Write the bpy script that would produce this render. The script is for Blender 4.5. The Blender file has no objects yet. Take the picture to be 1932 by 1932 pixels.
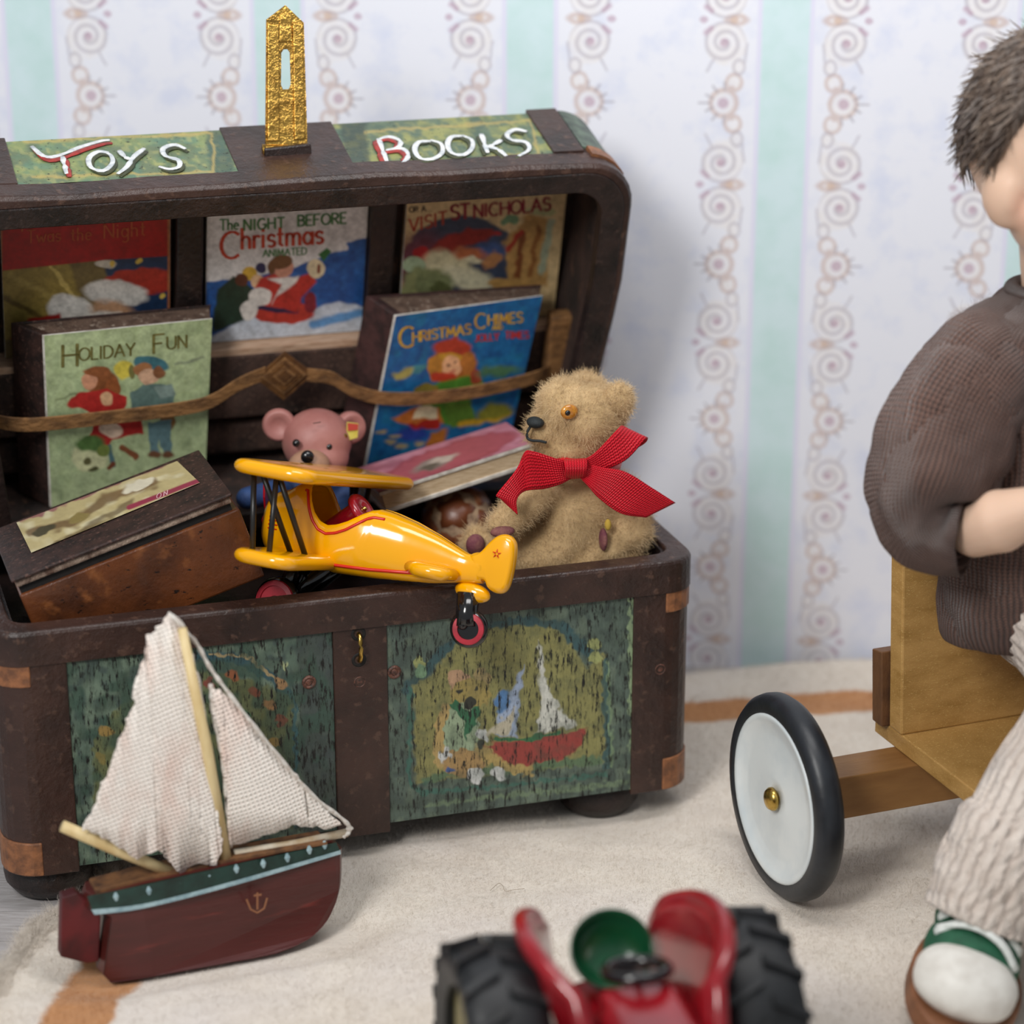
import bpy, bmesh, math, random
import numpy as np
from mathutils import Matrix, Vector
random.seed(7); RNG = np.random.default_rng(7)
SC = bpy.context.scene; COL = SC.collection
PI = math.pi

# ------------------------------------------------------------------ camera, world, lights, exposure
PITCH = .3331; FPX = 4608.9; CAM = np.array([0, -3.3, 1.702])
cp, sp = math.cos(PITCH), math.sin(PITCH)
cd = bpy.data.cameras.new('camera'); cam = bpy.data.objects.new('camera', cd); COL.objects.link(cam)
cam.location = CAM; cam.rotation_euler = (PI/2-PITCH, 0, 0)
cd.sensor_width = 36; cd.sensor_fit = 'HORIZONTAL'; cd.lens = FPX/1932*36
cd.clip_start = .05; cd.clip_end = 50
cd.dof.use_dof = True; cd.dof.focus_distance = 3.57; cd.dof.aperture_fstop = 1.5
SC.camera = cam
SC.view_settings.view_transform = 'Standard'; SC.view_settings.look = 'None'
SC.view_settings.exposure = 0.0; SC.view_settings.gamma = 1; SC.view_settings.use_curve_mapping = False
wd = bpy.data.worlds.new('world'); SC.world = wd; wd.use_nodes = True
wd.node_tree.nodes['Background'].inputs[0].default_value = (.89, .95, 1, 1)
wd.node_tree.nodes['Background'].inputs[1].default_value = .33

def area(name, loc, target, sx, sy, power, col=(1, 1, 1)):
    l = bpy.data.lights.new(name, 'AREA'); l.shape = 'RECTANGLE'; l.size = sx; l.size_y = sy; l.energy = power; l.color = col
    o = bpy.data.objects.new(name, l); COL.objects.link(o); o.location = loc
    o.rotation_euler = (Vector(target)-Vector(loc)).to_track_quat('-Z', 'Y').to_euler(); return o
area('window_light', (-1.45, -2.9, 2.9), (0.0, .2, .45), .9, 1.2, 100, (1, .98, .95))
area('wall_top_fill', (.35, -.45, 2.35), (.25, .6, .6), 1.3, .6, 21, (1, .98, .97))  # added fill lamp above the frame, brightens the top of the wall

# ------------------------------------------------------------------ frames measured from the photograph
psi = .3048
O = np.array([-.22146, 0, .06]); FB = .06
U3 = np.array([math.cos(psi), math.sin(psi), 0]); V3 = np.array([-math.sin(psi), math.cos(psi), 0]); Z3 = np.array([0, 0, 1.])
W, D, H1, H2, LH, LD, AL = .52494, .65094, .32256, .37374, .62226, .188, .2845
sa, ca = math.sin(AL), math.cos(AL)
def ray(px, py):
    x = (px-966)/FPX; y = -(py-966)/FPX
    return np.array([x, cp+y*sp, -sp+y*cp])
def hit(px, py, P0, n):
    r = ray(px, py); P0 = np.asarray(P0, float); return CAM + np.dot(P0-CAM, n)/np.dot(r, n)*r
def at(px, py, Y): return hit(px, py, (0, Y, 0), np.array([0, 1., 0]))
def ground(px, py, h=0): return hit(px, py, (0, 0, h), Z3)
def proj(P):
    d = np.asarray(P)-CAM; dep = d[1]*cp-d[2]*sp
    return (966+FPX*d[0]/dep, 966-FPX*(d[1]*sp+d[2]*cp)/dep)
def tloc(P): q = np.asarray(P)-np.array([O[0], O[1], 0]); return np.array([q@U3, q@V3, q[2]])
def tglo(p): return np.array([O[0], O[1], 0])+p[0]*U3+p[1]*V3+p[2]*Z3
def front(px, py, d=0): return tloc(hit(px, py, O+d*V3, V3))            # trunk frame: s along, d deep, z up
def LID(s, hh, dd): return np.array([s, D-hh*sa-dd*ca, FB+H2+hh*ca-dd*sa])   # lid frame -> trunk frame
LDN = np.array([0, -ca, -sa]); LUP = np.array([0, -sa, ca])
def lid_at(px, py, dd):
    n = tglo(LDN)-tglo(np.zeros(3)); P = hit(px, py, tglo(LID(0, 0, dd)), n); q = tloc(P)-LID(0, 0, 0); return np.array([q[0], q@LUP])
def lidtop_at(px, py, hh=LH):
    n = tglo(LUP)-tglo(np.zeros(3)); P = hit(px, py, tglo(LID(0, hh, 0)), n); q = tloc(P)-LID(0, 0, 0); return np.array([q[0], q@LDN])

# ------------------------------------------------------------------ scene helpers
def lin(c):
    if isinstance(c, str): c = [int(c[i:i+2], 16)/255 for i in (0, 2, 4)]
    return tuple(((x/12.92) if x <= .04045 else ((x+.055)/1.055)**2.4) for x in c)
def thing(name, label, cat, loc=(0, 0, 0), rz=0, group=None, mw=None):
    o = bpy.data.objects.new(name, None); COL.objects.link(o); o.empty_display_size = .05
    if mw is not None: o.matrix_world = mw
    else: o.location = loc; o.rotation_euler = (0, 0, rz)
    o['label'] = label; o['category'] = cat
    if group: o['group'] = group
    return o
def link(name, me, mat, parent=None, smooth=False, bevel=0, sub=0, seg=2, solid=0, label=None, kind=None, ang=None):
    o = bpy.data.objects.new(name, me); COL.objects.link(o)
    if mat is not None: me.materials.append(mat)
    if smooth: me.polygons.foreach_set('use_smooth', [True]*len(me.polygons))
    if parent is not None: o.parent = parent
    if solid:
        m = o.modifiers.new('solid', 'SOLIDIFY'); m.thickness = solid; m.offset = -1
    if bevel:
        m = o.modifiers.new('bevel', 'BEVEL'); m.width = bevel; m.segments = seg; m.limit_method = 'ANGLE'; m.angle_limit = .6
    if sub:
        m = o.modifiers.new('sub', 'SUBSURF'); m.levels = sub; m.render_levels = sub
    if label: o['label'] = label
    if kind: o['kind'] = kind
    return o
class MB:
    def __init__(s): s.v = []; s.f = []
    def add(s, vs, fs):
        n = len(s.v); s.v += [tuple(map(float, p)) for p in vs]; s.f += [tuple(i+n for i in f) for f in fs]; return s
    def hexa(s, b, t):   # 4 bottom points, 4 top points
        return s.add(list(b)+list(t), [(3, 2, 1, 0), (4, 5, 6, 7), (0, 1, 5, 4), (1, 2, 6, 5), (2, 3, 7, 6), (3, 0, 4, 7)])
    def box(s, lo, hi, M=None):
        x0, y0, z0 = lo; x1, y1, z1 = hi
        p = [(x0, y0, z0), (x1, y0, z0), (x1, y1, z0), (x0, y1, z0), (x0, y0, z1), (x1, y0, z1), (x1, y1, z1), (x0, y1, z1)]
        if M is not None: p = [tuple(M @ Vector(q)) for q in p]
        return s.hexa(p[:4], p[4:])
    def loft(s, rings, cap=True, close=True):
        n = len(rings[0]); base = len(s.v); vs = [p for r in rings for p in r]; fs = []
        for i in range(len(rings)-1):
            for j in range(n if close else n-1):
                k = (j+1) % n; fs.append((i*n+j, i*n+k, (i+1)*n+k, (i+1)*n+j))
        if cap and close: fs.append(tuple(range(n-1, -1, -1))); fs.append(tuple((len(rings)-1)*n+j for j in range(n)))
        return s.add(vs, fs)
    def tube(s, pts, rad, n=10, cap=True, flat=1.0, up=None):
        pts = [np.asarray(p, float) for p in pts]; rings = []
        if np.isscalar(rad): rad = [rad]*len(pts)
        ref = np.array(up if up is not None else (0, 0, 1.), float)
        for i, p in enumerate(pts):
            t = pts[min(i+1, len(pts)-1)]-pts[max(i-1, 0)]; t = t/(np.linalg.norm(t)+1e-12)
            a = ref-t*np.dot(ref, t)
            if np.linalg.norm(a) < .15: a = np.array([1., .3, 0])-t*np.dot((1., .3, 0), t)
            a /= np.linalg.norm(a); b = np.cross(t, a)
            rings.append([p+rad[i]*(math.cos(q)*a*flat+math.sin(q)*b) for q in np.linspace(0, 2*PI, n, endpoint=False)])
        return s.loft(rings, cap)
    def cyl(s, p0, p1, r0, r1=None, n=24): return s.tube([p0, p1], [r0, r0 if r1 is None else r1], n)
    def lathe(s, prof, c=(0, 0, 0), axis=(0, 0, 1), n=32, cap=True):   # prof: (radius, offset along axis)
        ax = np.array(axis, float); ax /= np.linalg.norm(ax); c = np.array(c, float)
        a = np.cross(ax, (0.3, .1, .9) if abs(ax[2]) < .8 else (1, 0, 0)); a /= np.linalg.norm(a); b = np.cross(ax, a)
        rings = [[c+ax*z+r*(math.cos(q)*a+math.sin(q)*b) for q in np.linspace(0, 2*PI, n, endpoint=False)] for r, z in prof]
        if not cap: rings.append(rings[0])
        return s.loft(rings, cap)
    def sph(s, c, r, nu=20, nv=12, R=None):
        c = np.array(c, float); r = np.array([r]*3 if np.isscalar(r) else r, float); rings = []
        for j in range(nv+1):
            t = PI*j/nv; t = min(max(t, .02), PI-.02)
            ring = []
            for q in np.linspace(0, 2*PI, nu, endpoint=False):
                p = np.array([math.sin(t)*math.cos(q), math.sin(t)*math.sin(q), -math.cos(t)])*r
                if R is not None: p = R @ p
                ring.append(c+p)
            rings.append(ring)
        return s.loft(rings, True)
    def prism(s, poly, fn, t0, t1):   # poly of 2D points; fn(x, y, t) -> 3D
        n = len(poly); vs = [fn(x, y, t0) for x, y in poly]+[fn(x, y, t1) for x, y in poly]
        fs = [tuple(range(n-1, -1, -1)), tuple(range(n, 2*n))]+[(i, (i+1) % n, n+(i+1) % n, n+i) for i in range(n)]
        return s.add(vs, fs)
    def mesh(s, name):
        me = bpy.data.meshes.new(name); me.from_pydata(s.v, [], s.f); me.validate()
        bm = bmesh.new(); bm.from_mesh(me); bmesh.ops.recalc_face_normals(bm, faces=bm.faces); bm.to_mesh(me); bm.free(); me.update(); return me
    def build(s, name, mat, parent=None, **k): return link(name, s.mesh(name), mat, parent, **k)
def rotm(axis, ang): return np.array(Matrix.Rotation(ang, 3, Vector(axis)))
def smoothpts(pts, n):
    """Catmull-Rom through pts, n samples"""
    P = [np.asarray(p, float) for p in pts]; P = [2*P[0]-P[1]]+P+[2*P[-1]-P[-2]]; m = len(P)-3; out = []
    for k in range(n):
        t = k/(n-1)*m; i = min(int(t), m-1); t -= i; a, b, c, d = P[i:i+4]
        out.append(.5*((2*b)+(c-a)*t+(2*a-5*b+4*c-d)*t*t+(-a+3*b-3*c+d)*t**3))
    return out
def tagthing(o, label, cat, group=None):
    o['label'] = label; o['category'] = cat
    if group: o['group'] = group
    return o

# ------------------------------------------------------------------ materials (node expressions)
class X:
    """tiny node-expression wrapper: arithmetic on sockets makes Math nodes"""
    T = None
    def __init__(s, k): s.k = k
    @staticmethod
    def m(op, *a):
        n = X.T.nodes.new('ShaderNodeMath'); n.operation = op
        for i, v in enumerate(a):
            if isinstance(v, X): X.T.links.new(v.k, n.inputs[i])
            else: n.inputs[i].default_value = v
        return X(n.outputs[0])
    def __add__(s, o): return X.m('ADD', s, o)
    __radd__ = __add__
    def __sub__(s, o): return X.m('SUBTRACT', s, o)
    def __rsub__(s, o): return X.m('SUBTRACT', o, s)
    def __mul__(s, o): return X.m('MULTIPLY', s, o)
    __rmul__ = __mul__
    def __truediv__(s, o): return X.m('DIVIDE', s, o)
def xclamp(a): return X.m('MINIMUM', X.m('MAXIMUM', a, 0.), 1.)
def xmax(a, b): return X.m('MAXIMUM', a, b)
def xabs(a): return X.m('ABSOLUTE', a)
def xmix(f, a, b):
    n = X.T.nodes.new('ShaderNodeMix'); n.data_type = 'RGBA'
    for i, v in ((0, f), (6, a), (7, b)):
        if isinstance(v, X): X.T.links.new(v.k, n.inputs[i])
        elif i == 0: n.inputs[0].default_value = v
        else: n.inputs[i].default_value = (*v, 1)
    return X(n.outputs[2])
def coords(kind='Object', scale=(1, 1, 1), rot=(0, 0, 0)):
    t = X.T.nodes.new('ShaderNodeTexCoord'); mp = X.T.nodes.new('ShaderNodeMapping'); mp.inputs['Scale'].default_value = scale; mp.inputs['Rotation'].default_value = rot
    X.T.links.new(t.outputs[kind], mp.inputs[0]); return X(mp.outputs[0])
def noise(v, scale, detail=3, rough=.6, dist=0):
    n = X.T.nodes.new('ShaderNodeTexNoise'); n.inputs['Scale'].default_value = scale; n.inputs['Detail'].default_value = detail
    n.inputs['Roughness'].default_value = rough; n.inputs['Distortion'].default_value = dist
    X.T.links.new(v.k, n.inputs['Vector']); return X(n.outputs[0])
def thr(x, lo, hi): return xclamp((x-lo)/(hi-lo))
def xyz(v):
    n = X.T.nodes.new('ShaderNodeSeparateXYZ'); X.T.links.new(v.k, n.inputs[0]); return [X(n.outputs[i]) for i in range(3)]
def begin(name):
    m = bpy.data.materials.new(name); m.use_nodes = True; X.T = m.node_tree; return m, X.T.nodes['Principled BSDF']
def put(b, key, v):
    if isinstance(v, X): X.T.links.new(v.k, b.inputs[key])
    elif isinstance(v, tuple) and len(v) == 3: b.inputs[key].default_value = (*v, 1)
    else: b.inputs[key].default_value = v
def bump(b, h, strength, dist=.002):
    n = X.T.nodes.new('ShaderNodeBump'); n.inputs['Strength'].default_value = strength; n.inputs['Distance'].default_value = dist
    X.T.links.new(h.k, n.inputs['Height']); X.T.links.new(n.outputs[0], b.inputs['Normal'])
def mat(name, c1, c2=None, rough=.6, metal=0, ns=30, lo=.4, hi=.65, stretch=(1, 1, 1), bs=0, bscale=120, bd=.002, bstretch=None,
        coat=0, sheen=0, spec=.5, speck=None, attr=False, sss=0, c3=None, n3=90, det=4):
    m, b = begin(name); base = lin(c1)
    v = coords('Object', stretch)
    if attr:
        n = X.T.nodes.new('ShaderNodeVertexColor'); n.layer_name = 'Col'; base = X(n.outputs[0])
    if c2: base = xmix(thr(noise(v, ns, det), lo, hi), base, lin(c2))
    if c3: base = xmix(thr(noise(v, n3, 3), .58, .68), base, lin(c3))
    if speck:
        sc, ssc, slo, shi, st = speck
        base = xmix(thr(noise(coords('Object', st), ssc, 4, .7), slo, shi), base, lin(sc))
    put(b, 'Base Color', base); put(b, 'Roughness', rough); put(b, 'Metallic', metal); b.inputs['Specular IOR Level'].default_value = spec
    b.inputs['Coat Weight'].default_value = coat; b.inputs['Coat Roughness'].default_value = .08; b.inputs['Sheen Weight'].default_value = sheen
    if sss: b.inputs['Subsurface Weight'].default_value = sss; b.inputs['Subsurface Radius'].default_value = (.02, .008, .004); b.inputs['Subsurface Scale'].default_value = .5
    if bs: bump(b, noise(coords('Object', bstretch or stretch), bscale, 4, .65), bs, bd)
    return m
M = {}
M['leather'] = mat('brown_leather', '3f2a23', '231815', .4, ns=9, lo=.4, hi=.7, bs=.55, bscale=60, bd=.005, c3='503a30', n3=60, spec=.5)
M['leather_dark'] = mat('dark_leather', '2b1f1c', '14100f', .4, ns=18, bs=.6, bscale=110, bd=.004, c3='382a25', n3=80)
M['leather_soft'] = mat('soft_brown_suede', '4d382f', '2c201b', .8, ns=22, bs=.6, bscale=150, bd=.003, c3='6d5345', n3=160)
M['lining'] = mat('lid_lining', '3d2a23', '1c1411', .8, ns=30, bs=.9, bscale=160, bd=.006, c3='5f4233', n3=60, stretch=(1, 1, .35))
M['black'] = mat('black_interior', '15110f', '0b0908', .75, ns=30, bs=.5, bscale=80)
M['copper'] = mat('worn_copper_patch', '96623f', '6b4630', .5, ns=60, bs=.4, bscale=160)
M['brass'] = mat('hammered_brass', 'cda352', '936a30', .28, 1, ns=45, lo=.45, hi=.75, bs=.8, bscale=90, bd=.004)
M['brass_plain'] = mat('polished_brass', 'c9a95c', 'a8863e', .25, 1, ns=60)
M['plaque'] = mat('painted_plaque', 'ffffff', None, .5, attr=True, bs=.6, bscale=110, bd=.003, speck=('20241c', 130, .60, .68, (1, 1, 1)))
M['panel'] = mat('painted_trunk_panel', 'ffffff', '39463a', .48, attr=True, bs=.7, bscale=110, bd=.003, bstretch=(1, 1, .25), speck=('141513', 210, .52, .63, (1, 1, .22)), ns=30, lo=.45, hi=.85)
M['art'] = mat('printed_cover', 'ffffff', None, .42, attr=True, bs=.15, bscale=60, bd=.002)
M['white_paint'] = mat('white_paint', 'e4e6e6', 'b8bfc4', .5, ns=80, bs=.5, bscale=150)
M['red_paint'] = mat('red_paint', 'a8362f', '7d2f2a', .5, ns=80)
M['shadow_paint'] = mat('dark_olive_paint', '45482a', '2f3826', .5, ns=80)
def fur_mat(name, c1, c2, rough=.75):
    m, b = begin(name); n = noise(coords('Object'), 25, 3)
    put(b, 'Base Color', xmix(thr(n, .35, .65), lin(c1), lin(c2))); put(b, 'Roughness', rough); b.inputs['Specular IOR Level'].default_value = .25; b.inputs['Sheen Weight'].default_value = .15
    return m

# ------------------------------------------------------------------ painter: flat prints stored as vertex colours on a fine grid
def homog(src, dst):
    A = []; B = []
    for (x, y), (u, v) in zip(src, dst):
        A += [[x, y, 1, 0, 0, 0, -u*x, -u*y], [0, 0, 0, x, y, 1, -v*x, -v*y]]; B += [u, v]
    h = np.linalg.solve(np.array(A, float), np.array(B, float)); return np.append(h, 1).reshape(3, 3)
class Art:
    """quad3: print corners TL,TR,BR,BL in the parent's frame. ref: the same corners in the reference drawing."""
    def __init__(s, quad3, ref, nx, ny, base, seed=1):
        s.q = [np.asarray(p, float) for p in quad3]; s.H = homog([(0, 0), (1, 0), (1, 1), (0, 1)], ref); s.Hi = np.linalg.inv(s.H)
        s.nx, s.ny = nx, ny; u, v = np.meshgrid(np.linspace(0, 1, nx), np.linspace(0, 1, ny)); s.u, s.v = u, v
        w = s.H[2, 0]*u+s.H[2, 1]*v+s.H[2, 2]; s.x = (s.H[0, 0]*u+s.H[0, 1]*v+s.H[0, 2])/w; s.y = (s.H[1, 0]*u+s.H[1, 1]*v+s.H[1, 2])/w
        s.c = np.zeros((ny, nx, 3)); s.c[:] = lin(base); s.rng = np.random.default_rng(seed); s.dx = 0; s.dy = 0
        n = np.cross(s.q[1]-s.q[0], s.q[3]-s.q[0]); s.n = -n/np.linalg.norm(n)
    def field(s, cell):
        gx, gy = int(s.nx/cell)+3, int(s.ny/cell)+3; g = s.rng.random((gy, gx))
        fx = s.u*(gx-1.01); fy = s.v*(gy-1.01); i = fx.astype(int); j = fy.astype(int); a = fx-i; b = fy-j; a = a*a*(3-2*a); b = b*b*(3-2*b)
        return (g[j, i]*(1-a)+g[j, i+1]*a)*(1-b)+(g[j+1, i]*(1-a)+g[j+1, i+1]*a)*b
    def wobble(s, amp, cell=10): s.dx = (s.field(cell)-.5)*2*amp; s.dy = (s.field(cell)-.5)*2*amp; return s
    def put(s, a, col, op=1): a = (np.clip(a, 0, 1)*op)[..., None]; s.c = s.c*(1-a)+np.array(lin(col))*a; return s
    def ell(s, cx, cy, rx, ry, col, rot=0, soft=2, op=1):
        c, q = math.cos(rot), math.sin(rot); X_ = s.x+s.dx-cx; Y_ = s.y+s.dy-cy; a = (c*X_+q*Y_)/rx; b = (-q*X_+c*Y_)/ry
        d = (np.sqrt(a*a+b*b)-1)*min(rx, ry); return s.put(.5-d/soft, col, op)
    def seg(s, pts, w, col, soft=1.6, op=1, closed=False):
        x = s.x+s.dx; y = s.y+s.dy; d = np.full(x.shape, 1e9); P = list(pts)+([pts[0]] if closed else [])
        for (ax, ay), (bx, by) in zip(P[:-1], P[1:]):
            ex, ey = bx-ax, by-ay; t = np.clip(((x-ax)*ex+(y-ay)*ey)/(ex*ex+ey*ey+1e-9), 0, 1)
            d = np.minimum(d, np.hypot(x-ax-t*ex, y-ay-t*ey))
        return s.put(.5-(d-w/2)/soft, col, op)
    def poly(s, pts, col, soft=1.6, op=1):
        x = s.x+s.dx; y = s.y+s.dy; ins = np.zeros(x.shape, bool); d = np.full(x.shape, 1e9); n = len(pts)
        for i in range(n):
            (ax, ay), (bx, by) = pts[i], pts[(i+1) % n]; c = ((ay > y) != (by > y)) & (x < (bx-ax)*(y-ay)/((by-ay) if by != ay else 1e-9)+ax); ins ^= c
            ex, ey = bx-ax, by-ay; t = np.clip(((x-ax)*ex+(y-ay)*ey)/(ex*ex+ey*ey+1e-9), 0, 1); d = np.minimum(d, np.hypot(x-ax-t*ex, y-ay-t*ey))
        return s.put(.5-np.where(ins, -d, d)/soft, col, op)
    def mottle(s, col, cell, lo, hi, op=1): return s.put((s.field(cell)-lo)/(hi-lo), col, op)
    def pos(s, px, py, lift=.0008):
        w = s.Hi @ np.array([px, py, 1.]); u, v = w[0]/w[2], w[1]/w[2]; return s.uv(u, v)+s.n*lift
    def uv(s, u, v):
        q = s.q; return (q[0]*(1-u)+q[1]*u)*(1-v)+(q[3]*(1-u)+q[2]*u)*v
    def build(s, name, m, parent, lift=.0006, grain=.10):
        g = 1+grain*((s.field(2.2)-.5)*1.1+(s.field(5)-.5)+(s.field(14)-.5)*.8); s.c = np.clip(s.c*g[..., None], 0, 1)
        P = np.stack([(s.q[0][k]*(1-s.u)+s.q[1][k]*s.u)*(1-s.v)+(s.q[3][k]*(1-s.u)+s.q[2][k]*s.u)*s.v for k in range(3)], -1)+s.n*lift
        i = np.arange(s.nx*s.ny).reshape(s.ny, s.nx); F = np.stack([i[:-1, :-1], i[1:, :-1], i[1:, 1:], i[:-1, 1:]], -1).reshape(-1, 4)
        me = bpy.data.meshes.new(name); me.from_pydata(P.reshape(-1, 3).tolist(), [], F.tolist())
        a = me.color_attributes.new('Col', 'FLOAT_COLOR', 'POINT'); a.data.foreach_set('color', np.concatenate([s.c.reshape(-1, 3), np.ones((s.nx*s.ny, 1))], 1).astype(np.float32).ravel())
        return link(name, me, m, parent)
    def text(s, items, name, m, parent, lift=.0014):
        """items: (string, x, y of baseline, cap height, slope, thick, spacing)"""
        mb = MB()
        for (txt, x, y, h, sl, th, sp_) in items:
            for k in strokes(txt, x, y, h, sl, sp_):
                for (a, b) in zip(k[:-1], k[1:]):
                    ribbon(mb, s, a, b, th, lift)
        return mb.build(name, m, parent)
def ribbon(mb, art, a, b, th, lift):
    a = np.array(a, float); b = np.array(b, float); d = b-a; L = np.linalg.norm(d)
    if L < 1e-6: return
    d /= L; w = th*(.62+.38*abs(d[1])); n = np.array([-d[1], d[0]])*w/2; e = d*w*.35
    P = [a-e*.6+n*.6, a+n, b+n, b+e*.6+n*.6, b+e*.6-n*.6, b-n, a-n, a-e*.6-n*.6]
    mb.add([art.pos(p[0], p[1], lift) for p in P], [tuple(range(8))])
def arc(cx, cy, rx, ry, a0, a1, n=9): return [(cx+rx*math.cos(math.radians(t)), cy+ry*math.sin(math.radians(t))) for t in np.linspace(a0, a1, n)]
GL = {
 'A': (.8, [[(0, 0), (.38, 1), (.76, 0)], [(.13, .35), (.62, .35)]]), 'B': (.65, [[(.02, 0), (.02, 1)], [(.02, 1)]+arc(.25, .76, .3, .24, 80, -80, 6)+[(.02, .52)]+arc(.28, .26, .34, .26, 80, -80, 6)+[(.02, 0)]]),
 'C': (.8, [arc(.42, .5, .4, .5, 50, 310, 12)]), 'D': (.75, [[(.02, 0), (.02, 1)], [(.02, 1)]+arc(.22, .5, .48, .5, 80, -80, 9)+[(.02, 0)]]),
 'E': (.6, [[(.55, 1), (.02, 1), (.02, 0), (.57, 0)], [(.02, .52), (.45, .52)]]), 'F': (.6, [[(.58, 1), (.02, 1), (.02, 0)], [(.02, .52), (.45, .52)]]),
 'G': (.82, [arc(.42, .5, .4, .5, 50, 330, 12)+[(.78, .45), (.5, .45)]]), 'H': (.72, [[(.02, 0), (.02, 1)], [(.66, 0), (.66, 1)], [(.02, .52), (.66, .52)]]),
 'I': (.22, [[(.08, 0), (.08, 1)]]), 'J': (.5, [[(.4, 1), (.4, .2)]+arc(.22, .18, .18, .18, 0, -160, 5)]), 'K': (.68, [[(.02, 0), (.02, 1)], [(.6, 1), (.04, .42)], [(.2, .56), (.64, 0)]]),
 'L': (.55, [[(.02, 1), (.02, 0), (.52, 0)]]), 'M': (.9, [[(.02, 0), (.1, 1), (.42, .2), (.74, 1), (.82, 0)]]), 'N': (.75, [[(.02, 0), (.02, 1), (.66, 0), (.66, 1)]]),
 'O': (.88, [arc(.43, .5, .42, .5, 0, 360, 15)]), 'R': (.68, [[(.02, 0), (.02, 1)], [(.02, 1)]+arc(.26, .75, .32, .25, 80, -80, 6)+[(.02, .5)], [(.25, .5), (.62, 0)]]),
 'S': (.62, [[(.54, .85)]+arc(.29, .76, .25, .24, 50, 250, 7)+arc(.3, .25, .28, .25, 80, -140, 8)]), 'T': (.7, [[(0, 1), (.68, 1)], [(.34, 1), (.34, 0)]]),
 'U': (.74, [[(.02, 1), (.02, .3)]+arc(.35, .3, .33, .3, 180, 360, 7)+[(.68, 1)]]), 'V': (.75, [[(0, 1), (.36, 0), (.72, 1)]]), 'W': (1.05, [[(0, 1), (.25, 0), (.5, .9), (.75, 0), (1, 1)]]),
 'Y': (.72, [[(0, 1), (.34, .48), (.68, 1)], [(.34, .48), (.34, 0)]]), ' ': (.4, []), "'": (.2, [[(.08, 1.02), (.05, .8)]]), '.': (.2, [[(.06, 0), (.06, .06)]]),
 'a': (.52, [arc(.22, .3, .21, .3, 20, 340, 9), [(.45, .6), (.45, 0)]]), 'e': (.52, [[(.04, .32), (.44, .32)]+arc(.24, .3, .21, .3, 10, 310, 8)]),
 'g': (.52, [arc(.22, .3, .21, .3, 20, 340, 9), [(.45, .6), (.45, -.2)]+arc(.25, -.2, .2, .15, 0, -150, 5)]), 'h': (.52, [[(.04, 0), (.04, 1)], [(.04, .4)]+arc(.23, .4, .18, .2, 150, 0, 5)+[(.41, 0)]]),
 'i': (.2, [[(.06, 0), (.06, .6)], [(.06, .8), (.06, .88)]]), 'm': (.8, [[(.04, 0), (.04, .6)], [(.04, .4)]+arc(.2, .42, .16, .18, 150, 0, 5)+[(.36, 0)], [(.36, .4)]+arc(.53, .42, .16, .18, 150, 0, 5)+[(.69, 0)]]),
 'r': (.36, [[(.04, 0), (.04, .6)], [(.04, .4)]+arc(.2, .42, .16, .17, 150, 40, 4)]), 's': (.42, [[(.36, .5)]+arc(.2, .45, .16, .15, 50, 250, 6)+arc(.2, .15, .18, .15, 80, -140, 6)]),
 't': (.36, [[(.14, .9), (.14, .1), (.28, .02)], [(0, .6), (.3, .6)]]), 'w': (.75, [[(0, .6), (.18, 0), (.35, .5), (.52, 0), (.7, .6)]]), 'n': (.52, [[(.04, 0), (.04, .6)], [(.04, .4)]+arc(.23, .4, .18, .2, 150, 0, 5)+[(.41, 0)]]),
}
def strokes(txt, x, y, h, slope=0, sp_=.12, big=1):
    out = []; c = x
    for ch in txt:
        w, ks = GL[ch]
        for k in ks: out.append([(c+px*h, y-(py*h)+slope*(c+px*h-x)) for px, py in k])
        c += (w+sp_)*h
    return out
def refq(pts): return [proj(tglo(p)) for p in pts]      # corners of a print as drawn in the reference
TM = Matrix.Translation((O[0], O[1], 0)) @ Matrix.Rotation(psi, 4, 'Z')
def rebase(root, p, base=None):
    """move a finished thing's origin to its base point p (coordinates of its current frame)"""
    p = Vector([float(a) for a in p]); root.matrix_world = (base if base is not None else Matrix.Identity(4)) @ Matrix.Translation(p)
    def rec(o):
        for c in o.children:
            if c.type == 'MESH': c.data.transform(Matrix.Translation(-p))
            rec(c)
    rec(root); return root

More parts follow.
